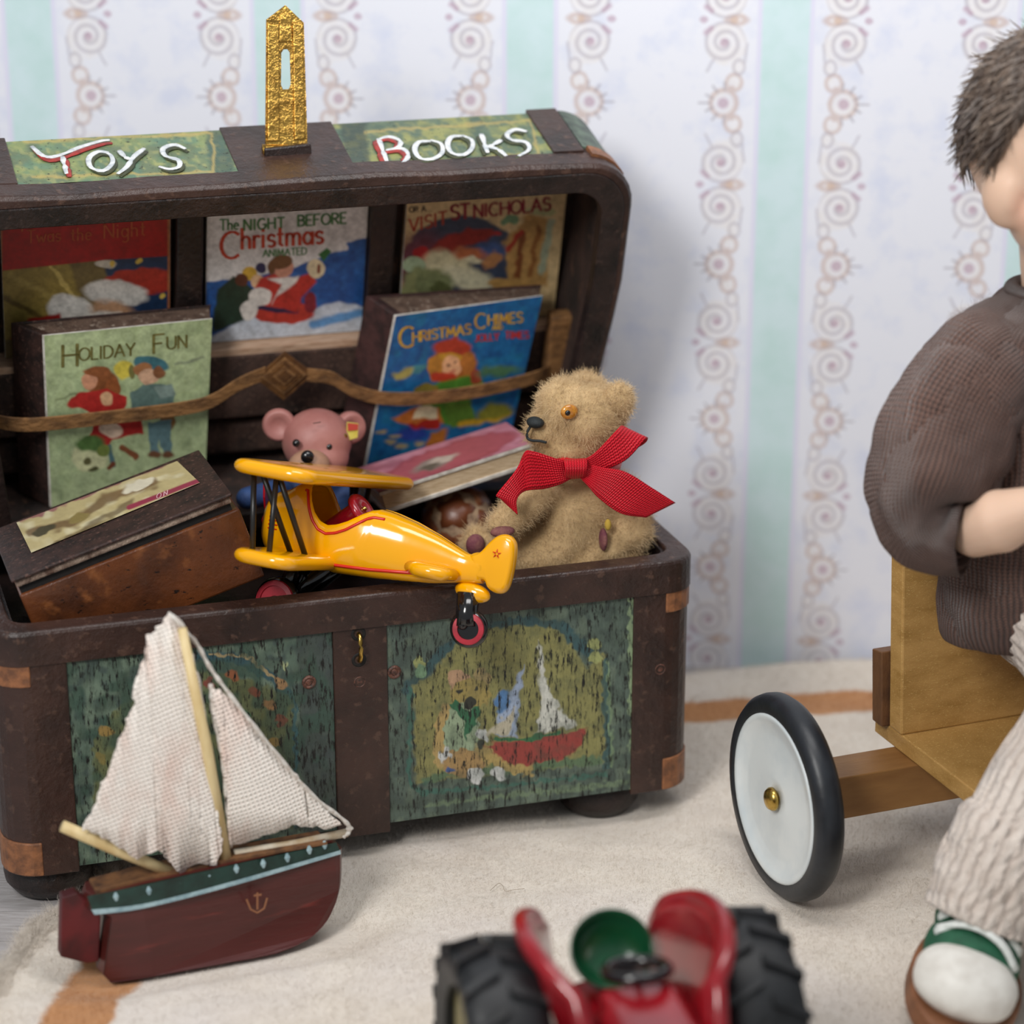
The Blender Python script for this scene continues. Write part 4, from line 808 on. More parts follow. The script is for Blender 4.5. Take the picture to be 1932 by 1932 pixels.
mb = MB(); mb.tube(smoothpts([B(1001, 804, .101), B(995, 815, .1), B(995, 826, .1), B(1003, 831, .0955), B(1018, 832, .091), B(1031, 835, .084)], 16), .0022, 8); mb.build('mouth_stitch', M['thread'], t, smooth=True)
mb = MB(); mb.sph(B(1074, 777, .0735), (.0135, .006, .0115), 24, 14, rotm((0, 0, 1), .0)); mb.build('eye', mat('amber_glass', 'c98a35', 'a5641f', .12, ns=120, coat=.6), t, smooth=True)
mb = MB(); mb.sph(B(1071, 779, .0685), (.0042, .003, .0042), 14, 10); mb.build('pupil', M['gloss_black'], t, smooth=True)
M['pad'] = mat('plum_stitched_pad', '6e3a44', '8a5a52', .85, ns=60, bs=.8, bscale=160)
for c, r in ((B(948, 1003, .049), (.019, .01, .0085)), (B(897, 1028, .122), (.015, .012, .017)), (B(1138, 1018, .048), (.006, .012, .018))):
    mb = MB(); mb.sph(c, r, 16, 10); mb.build('paw_pad', M['pad'], t, smooth=True)
mb = MB(); mb.sph(B(1147, 990, .05), (.005, .006, .009), 12, 8); mb.build('paw_mark', mat('yellow_felt_mark', 'c9a845', None, .9), t, smooth=True)
fur(bear, 30000, .0085, M['mohair_hair'], .0004, .6, seed=3, brown=.0035); fur(ear, 2600, .008, M['mohair_hair'], .00045, .6, seed=4, brown=.003); fur(ear2, 1200, .008, M['mohair_hair'], .00045, .6, seed=5, brown=.003)
# ribbon
def ribbon_mat():
    m, b = begin('red_grosgrain'); uvn = X.T.nodes.new('ShaderNodeTexCoord'); u, v, _ = xyz(X(uvn.outputs['UV']))
    w1 = X.m('SINE', u*520.); w2 = X.m('SINE', v*95.+X.m('SINE', u*260.)*.6); h = w1*.5+w2*.5
    put(b, 'Base Color', xmix(thr(h, -.6, .7), lin('a80c1c'), lin('e3182e'))); put(b, 'Roughness', .38); b.inputs['Specular IOR Level'].default_value = .3; bump(b, h, .6, .002); return m
M['ribbon'] = ribbon_mat()
def ribbon_strip(name, cen, half, parent, solid=.0015, n=36):
    C_ = smoothpts(cen, n); H_ = smoothpts(half, n); mb = MB(); mb.loft([[c+h*k for k in np.linspace(-1, 1, 9)] for c, h in zip(C_, H_)], cap=False, close=False)
    me = bpy.data.meshes.new(name); me.from_pydata(mb.v, [], mb.f); uv = me.uv_layers.new(name='UVMap'); L = sum(np.linalg.norm(a-b) for a, b in zip(C_[1:], C_[:-1])); W_ = 2*np.mean([np.linalg.norm(h) for h in H_])
    for lp in me.loops: i = lp.vertex_index; uv.data[lp.index].uv = ((i//9)/(n-1)*L*4, (i % 9)/8*W_/.06)
    return link(name, me, M['ribbon'], parent, smooth=True, solid=solid)
def Bh(a, b, da=.0, db=.0, d=.05): return (B(*a, d+da)-B(*b, d+db))/2
def Bc(a, b, da=.0, db=.0, d=.05): return (B(*a, d+da)+B(*b, d+db))/2
def rstrip(name, pairs, parent): # pairs of (top px, bottom px, depth top, depth bottom)
    return ribbon_strip(name, [Bc(a, b, x, y, 0) for a, b, x, y in pairs], [Bh(a, b, x, y, 0) for a, b, x, y in pairs], parent)
bow = rstrip('bow_loop', [((1084, 872), (1085, 898), .036, .036), ((1052, 866), (1062, 912), .030, .033), ((1010, 853), (1030, 922), .028, .035), ((990, 853), (1000, 925), .03, .03), ((976, 885), (985, 928), .045, .04)], t)
rstrip('bow_tail', [((990, 858), (1005, 922), .036, .036), ((972, 890), (985, 930), .03, .03), ((938, 932), (975, 945), .025, .025), ((940, 938), (977, 972), .03, .025)], t)
rstrip('bow_loop', [((1088, 872), (1090, 896), .036, .036), ((1120, 856), (1128, 890), .028, .032), ((1160, 815), (1180, 868), .03, .025), ((1170, 805), (1218, 828), .045, .035), ((1172, 810), (1212, 840), .06, .055), ((1130, 850), (1135, 880), .055, .055)], t)
rstrip('bow_tail', [((1092, 868), (1092, 898), .040, .040), ((1130, 880), (1110, 918), .028, .028), ((1180, 890), (1130, 940), .02, .025), ((1230, 920), (1170, 968), .022, .022), ((1274, 948), (1218, 976), .03, .028)], t)
rstrip('bow_knot', [((1066, 866), (1104, 864), .046, .046), ((1064, 870), (1108, 868), .026, .026), ((1066, 884), (1108, 884), .018, .018), ((1066, 900), (1106, 898), .026, .026), ((1068, 905), (1104, 902), .046, .046)], t)
mb = MB(); mb.tube([B(1105+58*math.cos(q), 872+10*math.sin(q), .125-.062*math.sin(q)) for q in np.linspace(0, 2*PI, 28)], .009, 8, flat=1.5, cap=False); mb.build('neck_ribbon', M['ribbon'], t, smooth=True)
rebase(t, B(1085, 1085)+[0, 0, -.03], TM)
mb = MB(); a = front(1199, 1068, .07); mb.prism([(-.004, -.012), (.003, -.014), (.006, .006), (.003, .010)], lambda x, y, tt: a+np.array([x, tt, y]), 0, .004)
# ================================================================== YELLOW BIPLANE
M['yellow'] = mat('glossy_yellow_enamel', 'f0a800', None, .16, coat=.6, bs=.05, bscale=30); M['gloss_red'] = mat('glossy_red_enamel', 'a31223', '861020', .22, ns=30, coat=.4); M['red_line'] = mat('red_pinstripe', 'c9200f', None, .3)
M['gloss_black2'] = mat('glossy_black_enamel', '121112', None, .16, coat=.5); M['strut'] = mat('black_strut', '1d1c1b', None, .35); M['wheel_red'] = mat('matt_red_wheel', 'b02a38', '8f1f2c', .4, ns=40); M['silver'] = mat('silver_hub', 'b8b8bc', None, .25, 1)
plane = thing('toy_biplane', 'yellow toy biplane with black struts and a red peg pilot, perched on the trunk rim', 'aeroplane')
PX = np.array([-.92, .165, -.35]); PX /= np.linalg.norm(PX); PZ = np.array([.167, .97, .045]); PZ -= PX*(PZ @ PX); PZ /= np.linalg.norm(PZ); PY = np.cross(PZ, PX)
RC_ = np.array([[1, 0, 0], [0, sp, cp], [0, -cp, sp]]).T          # camera axes (right, up, back) as columns
RC_ = np.stack([np.array([1, 0, 0]), np.array([0, sp, cp]), np.array([0, -cp, sp])], 1)
Rp = RC_ @ np.stack([PX, PY, PZ], 1); PO = tglo(front(722, 1022, .047))
def prof(x, tab): xs = [a for a, _ in tab]; return float(np.interp(x, xs, [b for _, b in tab]))
TOP = [(-.165, .012), (-.15, .006), (-.134, .006), (-.09, .024), (-.05, .037), (-.013, .0455), (.015, .048), (.04, .052), (.09, .066), (.114, .073), (.135, .066), (.15, .054), (.172, .046), (.182, .036)]
BOT = [(-.165, -.033), (-.134, -.037), (-.09, -.046), (0, -.055), (.06, -.058), (.12, -.058), (.15, -.052), (.172, -.046), (.182, -.036)]
HWD = [(-.165, .013), (-.134, .014), (-.09, .024), (-.04, .037), (.02, .046), (.08, .05), (.12, .05), (.15, .046), (.172, .042), (.182, .032)]
ZR = [(.004, .047), (.012, .044), (.025, .034), (.04, .023), (.055, .0155), (.07, .012), (.083, .0165), (.094, .028), (.102, .043), (.108, .058), (.112, .069)]
def fsec(x, phi):
    zt, zb, hw = prof(x, TOP), prof(x, BOT), prof(x, HWD); c = (zt+zb)/2; h = (zt-zb)/2; e = .72
    cs, sn = math.cos(phi), math.sin(phi); return np.array([x, hw*math.copysign(abs(sn)**e, sn), c+h*math.copysign(abs(cs)**e, cs)])
def phi_at(x, z):
    lo, hi = 0, PI
    for _ in range(40):
        m_ = (lo+hi)/2
        if fsec(x, m_)[2] > z: lo = m_
        else: hi = m_
    return lo
xs = list(np.linspace(-.165, 0, 18))+[.004, .012]+list(np.linspace(.02, .106, 22))+[.110, .112]+list(np.linspace(.116, .182, 10)); mb = MB(); rings = []
for x in xs:
    p0 = phi_at(x, prof(x, ZR)) if .0039 < x < .1121 else 0.02
    rings.append([fsec(x, q) for q in np.linspace(p0, 2*PI-p0, 40)])
mb.loft(rings, cap=False, close=False); fus = mb.build('fuselage', M['yellow'], plane, smooth=True, solid=.0065)
mb = MB(); mb.lathe([(.0005, .020), (.018, .018), (.034, .010), (.042, .0), (.044, -.008)], (.166, 0, 0), (1, 0, 0), 30); mb.build('nose_cowl', M['yellow'], plane, smooth=True)
mb = MB(); mb.sph((-.156, 0, -.010), (.024, .0135, .021), 20, 12); mb.build('tail_block', M['yellow'], plane, smooth=True)
mb = MB(); mb.box((.004, -.036, -.03), (.108, .036, -.024)); mb.build('cockpit_floor', M['yellow'], plane)
for sd in (1, -1):
    mb = MB(); mb.tube([fsec(x, sd*phi_at(x, prof(x, [(a, b-.0125) for a, b in ZR])))*np.array([1, 1.006, 1]) for x in np.linspace(-.012, .116, 40)], .0022, 8); mb.build('pinstripe', M['red_line'], plane, smooth=True)
    mb = MB(); mb.tube([fsec(x, sd*phi_at(x, prof(x, BOT)+.014))*np.array([1, 1.004, 1]) for x in np.linspace(-.125, .1, 30)], .0026, 8); mb.build('pinstripe', M['red_line'], plane, smooth=True)
    for i in range(5):
        mb = MB(); a = .158; z0 = .016-.006*i; mb.tube([fsec(a+.008*k, sd*(phi_at(a, z0)))*np.array([1, 1.01, 1]) for k in (-1, 0, 1)], .001, 6); mb.build('cowl_mark', M['red_line'], plane)
def rounded_wing(x0, x1, ys, zc, th, rr):
    """plan: rounded rectangle between x0..x1 and -ys..ys, bulged edge"""
    loop = []
    for cx, cy, a in ((x1-rr, ys-rr, 0), (x0+rr, ys-rr, 90), (x0+rr, -ys+rr, 180), (x1-rr, -ys+rr, 270)):
        loop += [(cx+rr*math.cos(math.radians(a+15*k)), cy+rr*math.sin(math.radians(a+15*k))) for k in range(7)]
    L = np.array(loop); c = np.array([(x0+x1)/2, 0]); rings = []
    def shrink(d): return [((x-c[0])*(1-2*d/(x1-x0))+c[0], y*(1-d/ys)) for x, y in loop]
    for q in np.linspace(-PI/2, PI/2, 9):
        d = (1-math.cos(q))*th/2; rings.append([(x, y, zc+math.sin(q)*th/2) for x, y in shrink(d)])
    mb = MB(); mb.loft(rings); return mb
rounded_wing(.040, .168, .205, .082, .021, .035).build('upper_wing', M['yellow'], plane, smooth=True, bevel=0)
rounded_wing(.052, .150, .195, -.043, .021, .032).build('lower_wing', M['yellow'], plane, smooth=True)
for sd in (1, -1):
    for a, b in (((.140, .168*sd, .075), (.122, .168*sd, -.042)), ((.108, .160*sd, .075), (.1, .160*sd, -.042)), ((.128, .165*sd, .075), (.100, .085*sd, -.04)), ((.105, .158*sd, .075), (.078, .082*sd, -.04))):
        mb = MB(); mb.cyl(a, b, .0042, n=12); mb.build('strut', M['strut'], plane, smooth=True)
    mb = MB(); mb.tube([(.125, .022*sd, -.05), (.138, .020*sd, -.118)], [.011, .012], 16); mb.build('gear_leg', M['gloss_black2'], plane, smooth=True)
    mb = MB(); mb.tube([(.07, .020*sd, -.05), (.132, .018*sd, -.118)], [.010, .010], 16); mb.build('gear_leg', M['gloss_black2'], plane, smooth=True)
    c = (.136, .034*sd, -.112); w = MB(); w.lathe([(.023, -.010), (.033, -.008), (.0365, 0), (.033, .008), (.023, .010)], c, (0, sd, 0), 32); wh = w.build('main_wheel', M['gloss_black2'], plane, smooth=True)
    w = MB(); w.lathe([(.031, .0090), (.030, .0125), (.023, .0135), (.0225, .0105), (.0001, .0105)], c, (0, sd, 0), 32); w.build('wheel_disc', M['wheel_red'], wh)
    w = MB(); w.lathe([(.0085, .010), (.008, .0135), (.004, .016), (.0001, .0165)], c, (0, sd, 0), 20); w.build('hub_cap', M['silver'], wh, smooth=True)
    mb = MB(); mb.tube([(-.060, .025*sd, -.026), (-.085, .052*sd, -.026), (-.118, .05*sd, -.027), (-.125, .02*sd, -.027)], [.010, .0115, .0115, .010], 16, flat=.9); mb.build('tailplane', M['yellow'], plane, smooth=True)
# fin: rounded upright plate
fin = [(-.140, .004), (-.155, .012), (-.168, .030), (-.180, .041), (-.194, .043), (-.205, .035), (-.209, .015), (-.208, -.02), (-.203, -.038), (-.190, -.043), (-.176, -.038), (-.168, -.028), (-.150, -.026)]
def bulge(poly, c, th, axisfn, n=9):
    rings = []
    for q in np.linspace(-PI/2, PI/2, n):
        k = 1-(1-math.cos(q))*.22; rings.append([axisfn(c[0]+(x-c[0])*k, c[1]+(z-c[1])*k, math.sin(q)*th) for x, z in poly])
    mb = MB(); mb.loft(rings); return mb
fin_s = [tuple(p) for p in smoothpts(fin+[fin[0]], 48)[:-1]]
bulge(fin_s, (-.185, 0), .013, lambda x, z, t_: (x, t_, z)).build('tail_fin', M['yellow'], plane, smooth=True)
for k in range(5):
    a = math.radians(90+72*k); mb = MB(); mb.tube([(-.184+.0022*math.cos(a), .0142, .014+.0022*math.sin(a)), (-.184+.0068*math.cos(a), .0136, .014+.0068*math.sin(a))], [.0013, .0004], 6); mb.build('star_mark', M['red_line'], plane)
mb = MB(); mb.sph((-.152, 0, -.048), (.028, .014, .014), 24, 14, rotm((0, 1, 0), -.1)); mb.build('tail_skid_block', M['yellow'], plane, smooth=True)
mb = MB(); mb.tube([(-.147, .002, -.05), (-.150, .006, -.078), (-.155, .012, -.098)], [.017, .016, .015], 18); mb.build('tail_fork', M['gloss_black2'], plane, smooth=True)
c = (-.157, 0.004, -.100); mb = MB(); mb.lathe([(.016, -.011), (.026, -.008), (.0285, 0), (.026, .008), (.016, .011)], c, (-.25, 1, 0), 30); tw = mb.build('tail_wheel', M['gloss_black2'], plane, smooth=True)
mb = MB(); mb.lathe([(.0235, .008), (.0225, .0125), (.0155, .0135), (.0150, .010), (.0001, .010)], c, (-.25, 1, 0), 30); mb.build('wheel_disc', M['wheel_red'], tw, smooth=False)
mb = MB(); mb.sph((-.151, .017, -.094), .0085, 18, 12); mb.build('axle_cap', M['gloss_black2'], tw, smooth=True)
pg0, pg1 = np.array([.080, .004, .002]), np.array([.028, .008, .048]); pa = (pg1-pg0)/np.linalg.norm(pg1-pg0)
mb = MB(); mb.lathe([(.018, 0), (.018, .050), (.0185, .052)], pg0, pa, 24); pl_ = mb.build('peg_pilot', M['gloss_red'], plane, smooth=True)
mb = MB(); mb.lathe([(.019, .050), (.0265, .053), (.028, .058), (.025, .063), (.011, .0635), (.008, .060), (.0001, .060)], pg0, pa, 28); mb.build('peg_head', M['gloss_red'], pl_, smooth=True)
mb = MB(); mb.lathe([(.0001, .066), (.003, .065), (.0042, .062), (.0035, .058)], pg0, pa, 12); mb.build('peg_nail', M['brass_plain'], pl_, smooth=True)
mb = MB(); mb.lathe([(.0001, .016), (.007, .013), (.0095, .005), (.0095, 0)], (.183, 0, 0), (1, 0, 0), 20); prop = mb.build('propeller_hub', M['gloss_red'], plane, smooth=True)
for sd in (1, -1):
    mb = MB(); a = 1.15; ux, uz = math.cos(a), math.sin(a); bl = [(.006, .0), (.025, .010), (.046, .012), (.06, .007), (.064, 0), (.06, -.007), (.042, -.011), (.025, -.008)]
    mb.prism(bl, lambda x, y, t_: (.191+t_+y*.25, sd*(x*ux)-y*uz, sd*x*uz+y*ux), -.0018, .0018); mb.build('propeller_blade', M['gloss_red'], plane, bevel=.001)
PM = Matrix([[*Rp[0], PO[0]], [*Rp[1], PO[1]], [*Rp[2], PO[2]], [0, 0, 0, 1]])
rebase(plane, (.0, 0, -.058), PM)

# ================================================================== SAILING BOAT
yb = math.radians(20.7); BX = np.array([math.cos(yb), math.sin(yb), 0]); BN = np.array([-math.sin(yb), math.cos(yb), 0]); bl_ = math.radians(5); BU = math.cos(bl_)*Z3+math.sin(bl_)*BN; BT = np.cross(BU, BX); BP = ground(400, 1830)
if BT @ BN < 0: BT = -BT
def bt(x, z, t_=0): return np.array([x, t_, z])           # boat frame: along, thickness, up
def bpx(px, py, t_=0): P = hit(px, py, BP+BT*t_, BT); q = P-BP; return bt(q @ BX, q @ BU, t_)
boat = thing('toy_sailboat', 'toy sailboat with oxblood wooden hull and cloth sails, standing before the trunk', 'sailboat')
M['hull'] = mat('oxblood_stained_wood', '54201d', '36150f', .38, ns=9, lo=.35, hi=.75, stretch=(.25, 1, 1.6), bs=.5, bscale=60, c3='6b2a24', n3=30, coat=.15)
M['hull_green'] = mat('dark_green_paint', '1b3a33', '122620', .45, ns=30, bs=.5, bscale=90); M['ltblue'] = mat('pale_blue_paint', 'a3bcc2', '7d9aa3', .5, ns=60, bs=.5, bscale=120); M['rudder'] = mat('dark_red_paint', '5e1519', '3f0f12', .5, ns=20)
M['stick'] = mat('pale_wooden_stick', 'e3cf9e', 'c6aa74', .55, ns=20, stretch=(1, 1, .3), bs=.3, bscale=120); M['deck'] = mat('bare_brown_deck', '7a5332', '4a3020', .7, ns=40)
hp_ = [(205, 1742), (190, 1850), (205, 1866), (240, 1866), (400, 1838), (560, 1795), (615, 1765), (642, 1730), (655, 1690), (657, 1622), (640, 1604), (430, 1640), (260, 1678), (170, 1703), (160, 1728)]
poly = [tuple(bpx(*p)[[0, 2]]) for p in hp_[:4]]+[tuple(bpx(*p)[[0, 2]]) for p in smoothpts(hp_[3:10], 22)[1:]]+[tuple(bpx(*p)[[0, 2]]) for p in hp_[10:]]
yc = .030; mb = MB()
def hsec(k, sc):  # hull plan narrows towards bow and stern with thickness
    return [(x*(1-.03*abs(k)), yc+k*.034*(1-.75*max(0, (x-.08)/.13)**1.6 if x > .08 else yc*0+1)*(1-.25*max(0, (-x-.1)/.08) if x < -.1 else 1), max(z, .0)) for x, z in poly]
mb.loft([hsec(k, 1) for k in (-.9, -1, -.5, 0, .5, 1, .9)]); mb.build('hull', M['hull'], boat, bevel=.004, seg=3)
def yface(x): return yc-.0345*((1-.75*max(0, (x-.08)/.13)**1.6) if x > .08 else 1)*(1-.25*max(0, (-x-.1)/.08) if x < -.1 else 1)
def onhull(px, py, o=.0008): q = bpx(px, py); x = q[0]*.97; return np.array([x, yface(x)-o, q[2]])
def strip(px_top, px_bot, name, m, o0=.001, n=24):
    T_ = smoothpts([onhull(*p) for p in px_top], n); B_ = smoothpts([onhull(*p) for p in px_bot], n); d = np.array([0, -o0, 0])
    mb = MB(); mb.loft([[a, b, b+d, a+d] for a, b in zip(T_, B_)]); return mb.build(name, m, boat)
strip([(158, 1702), (260, 1678), (430, 1640), (648, 1604)], [(168, 1728), (270, 1712), (430, 1672), (655, 1620)], 'gunwale_band', M['hull_green'], .0012)
strip([(166, 1727), (270, 1711), (430, 1671), (656, 1619)], [(172, 1736), (270, 1719), (430, 1679), (657, 1626)], 'waterline_stripe', M['ltblue'], .002)
for px, py in ((212, 1700), (275, 1687), (335, 1672), (392, 1658), (445, 1645), (497, 1635), (545, 1625), (590, 1613), (622, 1606)):
    mb = MB(); a = onhull(px, py-8, .002); b = onhull(px+2, py+8, .002); mb.tube([a, (a+b)/2, b], [.0015, .0042, .0015], 8, flat=.4, up=(0, 1, 0)); mb.build('stroke_mark', M['ltblue'], boat)
mk = [[(487, 1690), (487, 1722)], [(466, 1703), (474, 1722), (487, 1728), (500, 1720), (506, 1700)], [(480, 1696), (495, 1694)]]
for k in mk:
    mb = MB(); mb.tube([onhull(*p) for p in k], .0016, 6, flat=.5, up=(0, 1, 0)); mb.build('anchor_mark', mat('faded_gold_paint', '8a5a3c', None, .6), boat)
mb = MB(); mb.prism([tuple(bpx(*p)[[0, 2]]) for p in ((122, 1711), (150, 1702), (196, 1740), (192, 1832), (170, 1836), (119, 1824))], lambda x, y, t_: (x, t_, y), yc-.014, yc+.010); mb.build('rudder', M['rudder'], boat, bevel=.002)
mb = MB(); mb.prism([tuple(bpx(*p)[[0, 2]]+np.array([0, .002])) for p in ((175, 1698), (260, 1676), (430, 1638), (630, 1602), (630, 1606), (430, 1643), (260, 1682), (175, 1704))], lambda x, y, t_: (x*.96, t_, y), yc-.024, yc+.024); mb.build('deck', M['deck'], boat)
mast_b, mast_t = bpx(430, 1640, yc-.012), bpx(344, 1196, yc-.034); mb = MB(); mb.tube([mast_b-[0, 0, .012], (mast_b+mast_t)/2+[.001, -.006, 0], mast_t], [.0078, .0078, .0062], 14); mb.build('mast', M['stick'], boat, smooth=True)
mb = MB(); mb.tube([bpx(118, 1568, yc-.012), bpx(220, 1612, yc-.012), bpx(322, 1655, yc-.010)], [.0082, .0088, .0075], 14); mb.build('boom', M['stick'], boat, smooth=True)
mb = MB(); mb.tube([bpx(442, 1618, yc-.004), bpx(560, 1600, yc-.006), bpx(655, 1580, yc-.004)], [.005, .0055, .006], 12); mb.build('jib_boom', mat('whitened_stick', 'd8cdb8', 'b59a74', .6, ns=30), boat, smooth=True)
def sail_mat():
    m, b = begin('cream_cheesecloth'); tc = X.T.nodes.new('ShaderNodeTexCoord'); u, v, _ = xyz(X(tc.outputs['UV']))
    nz = noise(coords('Object'), 40, 2); k = 1050.
    wu = X.m('SINE', u*k+nz*5.); wv = X.m('SINE', v*k+nz*5.); h = xmax(wu, wv); hole = thr(X.m('MAXIMUM', wu, wv), -.95, -.45)
    c = xmix(thr(noise(coords('Object', (1.4, 1, .6)), 12, 3), .45, .72), lin('f8f1e8'), lin('e8cdc0')); c = xmix((1.-hole)*.45, c, lin('a98c80'))
    put(b, 'Base Color', c); put(b, 'Roughness', .9); b.inputs['Specular IOR Level'].default_value = .15; bump(b, wu*wv*.5+h*.5, .9, .003); return m
M['sail'] = sail_mat(); M['hem'] = mat('frayed_white_hem', 'e6e2da', 'c9bdb2', .9, ns=120, bs=.9, bscale=220, bd=.004)
def sail(name, outline, t0, belly, parent, jag=.0016, seed=1):
    """outline px points (closed); dense triangulated cloth with frayed edge and a belly"""
    rg = np.random.default_rng(seed); P2 = [bpx(*p, t0)[[0, 2]] for p in outline]; pts = []
    for a, b in zip(P2, P2[1:]+P2[:1]):
        n = max(2, int(np.linalg.norm(b-a)/.006)); pts += [a+(b-a)*k/n+rg.normal(0, jag, 2)*(k > 0) for k in range(n)]
    bm = bmesh.new(); vs = [bm.verts.new((p[0], t0, p[1])) for p in pts]; f = bm.faces.new(vs); bmesh.ops.triangulate(bm, faces=[f]); bmesh.ops.subdivide_edges(bm, edges=bm.edges, cuts=3, use_grid_fill=True)
    c = np.mean(P2, 0); R0 = max(np.linalg.norm(p-c) for p in P2)
    for v in bm.verts:
        d = np.linalg.norm(np.array([v.co.x, v.co.z])-c)/R0; v.co.y = t0-belly*(1-d*d)+.0025*math.sin(v.co.x*60+v.co.z*25)
    me = bpy.data.meshes.new(name); bm.to_mesh(me); bm.free(); uv = me.uv_layers.new(name='UVMap')
    for lp in me.loops: co = me.vertices[lp.vertex_index].co; uv.data[lp.index].uv = (co.x*.97+co.z*.24, co.z*.97-co.x*.24)
    return link(name, me, M['sail'], parent, smooth=True, solid=.0018)
sail('mainsail', [(320, 1166), (352, 1205), (372, 1300), (398, 1450), (415, 1610), (405, 1636), (370, 1632), (338, 1652), (325, 1640), (312, 1615), (295, 1607), (272, 1614), (255, 1625), (220, 1602), (200, 1585), (155, 1572), (172, 1525), (205, 1450), (235, 1370), (262, 1280), (285, 1205)], yc-.016, .014, boat, .0019)
sail('jib', [(398, 1300), (440, 1330), (510, 1420), (590, 1510), (642, 1562), (610, 1572), (555, 1560), (500, 1578), (450, 1598), (432, 1600), (430, 1540), (418, 1430), (400, 1345)], yc-.012, .012, boat, .0014, 2)
mb = MB(); mb.tube(smoothpts([bpx(345, 1196, yc-.012), bpx(372, 1225, yc-.013), bpx(396, 1268, yc-.013), bpx(430, 1315, yc-.016), bpx(500, 1405, yc-.022), bpx(585, 1505, yc-.02), bpx(648, 1556, yc-.014), bpx(660, 1575, yc-.01), bpx(648, 1588, yc-.008)], 50), [.0048+.0012*math.sin(i*1.7) for i in range(50)], 8, flat=.6); mb.build('sail_hem', M['hem'], boat, smooth=True)
mb = MB(); mb.tube(smoothpts([bpx(398, 1300, yc-.014), bpx(402, 1350, yc-.016), bpx(420, 1440, yc-.02), bpx(430, 1540, yc-.018), bpx(436, 1608, yc-.010)], 30), [.003+.0008*math.sin(i*2.1) for i in range(30)], 8); mb.build('sail_hem', M['hem'], boat, smooth=True)
mb = MB(); mb.tube(smoothpts([bpx(318, 1166, yc-.016), bpx(340, 1186, yc-.019), bpx(356, 1212, yc-.018)], 12), [.004, .005, .006, .007, .0075, .008, .008, .0075, .007, .006, .005, .004], 8, flat=.5); mb.build('sail_head', M['hem'], boat, smooth=True)
BM = Matrix([[BX[0], BT[0], BU[0], BP[0]], [BX[1], BT[1], BU[1], BP[1]], [BX[2], BT[2], BU[2], BP[2]+.0075], [0, 0, 0, 1]])
boat.matrix_world = BM
for x in np.arange(-.15, .19, .03): PRESS.append((*(BP+BX*x+BN*.03)[:2], .044))

# ================================================================== WOODEN CART
ct = math.radians(21); CA = np.array([math.cos(ct), math.sin(ct), 0]); CF = np.array([math.sin(ct), -math.cos(ct), 0]); CR = .153
P0 = ground(1459, 1684); CM = Matrix.Translation((P0[0], P0[1], 0)) @ Matrix.Rotation(ct, 4, 'Z')      # cart frame: x along the axle, -y forward, origin under the near wheel
def cloc(P): q = np.asarray(P)-np.array([P0[0], P0[1], 0]); return np.array([q @ CA, -(q @ CF), q[2]])
cart = thing('wooden_cart', 'golden wooden ride-on cart with a white disc wheel, the boy doll sits on it', 'cart')
M['gold_wood'] = mat('gold_varnished_wood', 'c2985a', 'a47c40', .5, ns=14, lo=.35, hi=.7, stretch=(1, 1, 3), bs=.35, bscale=260, bd=.0015, c3='d3b070', n3=260)
M['axle_wood'] = mat('brown_varnished_wood', '9a7040', '7d552c', .5, ns=12, stretch=(.25, 1, 1), bs=.3, bscale=160); M['dark_post'] = mat('dark_rough_wood', '6e4a2c', '3f2718', .65, ns=20, stretch=(1, 1, .4), bs=.7, bscale=90)
M['tyre'] = mat('black_rubber_tyre', '22262c', '171a1f', .42, ns=20, bs=.2, bscale=80); M['white_disc'] = mat('white_enamel_disc', 'dfe5e6', 'cbd5da', .35, ns=8, coat=.2)
def cart_wheel(x0, sd):
    c = (x0, 0, CR); w = MB(); r = CR
    w.lathe([(r-.032, 0), (r-.024, -.004), (r-.010, -.003), (r-.002, .006), (r, .016), (r-.001, .026), (r-.008, .036), (r-.022, .040), (r-.032, .036)], c, (sd, 0, 0), 72, False); tyre = w.build('tyre', M['tyre'], cart, smooth=True)
    w = MB(); w.lathe([(r-.027, .002), (r-.0275, -.0035), (r-.031, -.0042), (r-.037, -.003), (r-.041, .000), (r-.050, .0015), (r-.056, .0034), (r-.062, .0038), (.036, .0042), (.030, .003), (.0001, .003), (.0001, .03), (r-.03, .03)], c, (sd, 0, 0), 64, False); w.build('wheel_disc', M['white_disc'], cart, smooth=True)
    w = MB(); w.lathe([(.0001, -.014), (.008, -.0135), (.014, -.011), (.0175, -.006), (.0175, -.002), (.009, -.001), (.009, .004)], c, (sd, 0, 0), 28); w.build('hub_cap', M['brass_plain'], cart, smooth=True)
cart_wheel(-.004, 1); PRESS.append((P0[0]+.02, P0[1]+.01, .07))
SW = (.165, .545)    # seat board span along the axle
cart_wheel(.715, -1); PRESS.append((*(P0+CA*.70)[:2], .07))
mb = MB(); mb.box((.034, -.035, CR-.034), (.676, .035, CR+.033)); mb.build('axle', M['axle_wood'], cart, bevel=.002)
sl = cloc(hit(1632, 1352, (0, 0, .214), Z3)); sr = cloc(hit(1846, 1480, (0, 0, .214), Z3)); SX = (sl[0]+sr[0])/2; SB = sl[1]
mb = MB(); mb.box((SX, sr[1]-.03, CR+.034), (SX+.40, SB, .214)); mb.build('seat_board', M['gold_wood'], cart, bevel=.002)
bb = cloc(hit(1700, 1388, (0, 0, .214), Z3)); tilt = .10
mb = MB(); f = lambda x, y, z: (x, bb[1]+y+tilt*(z-.214), z); hB = .58
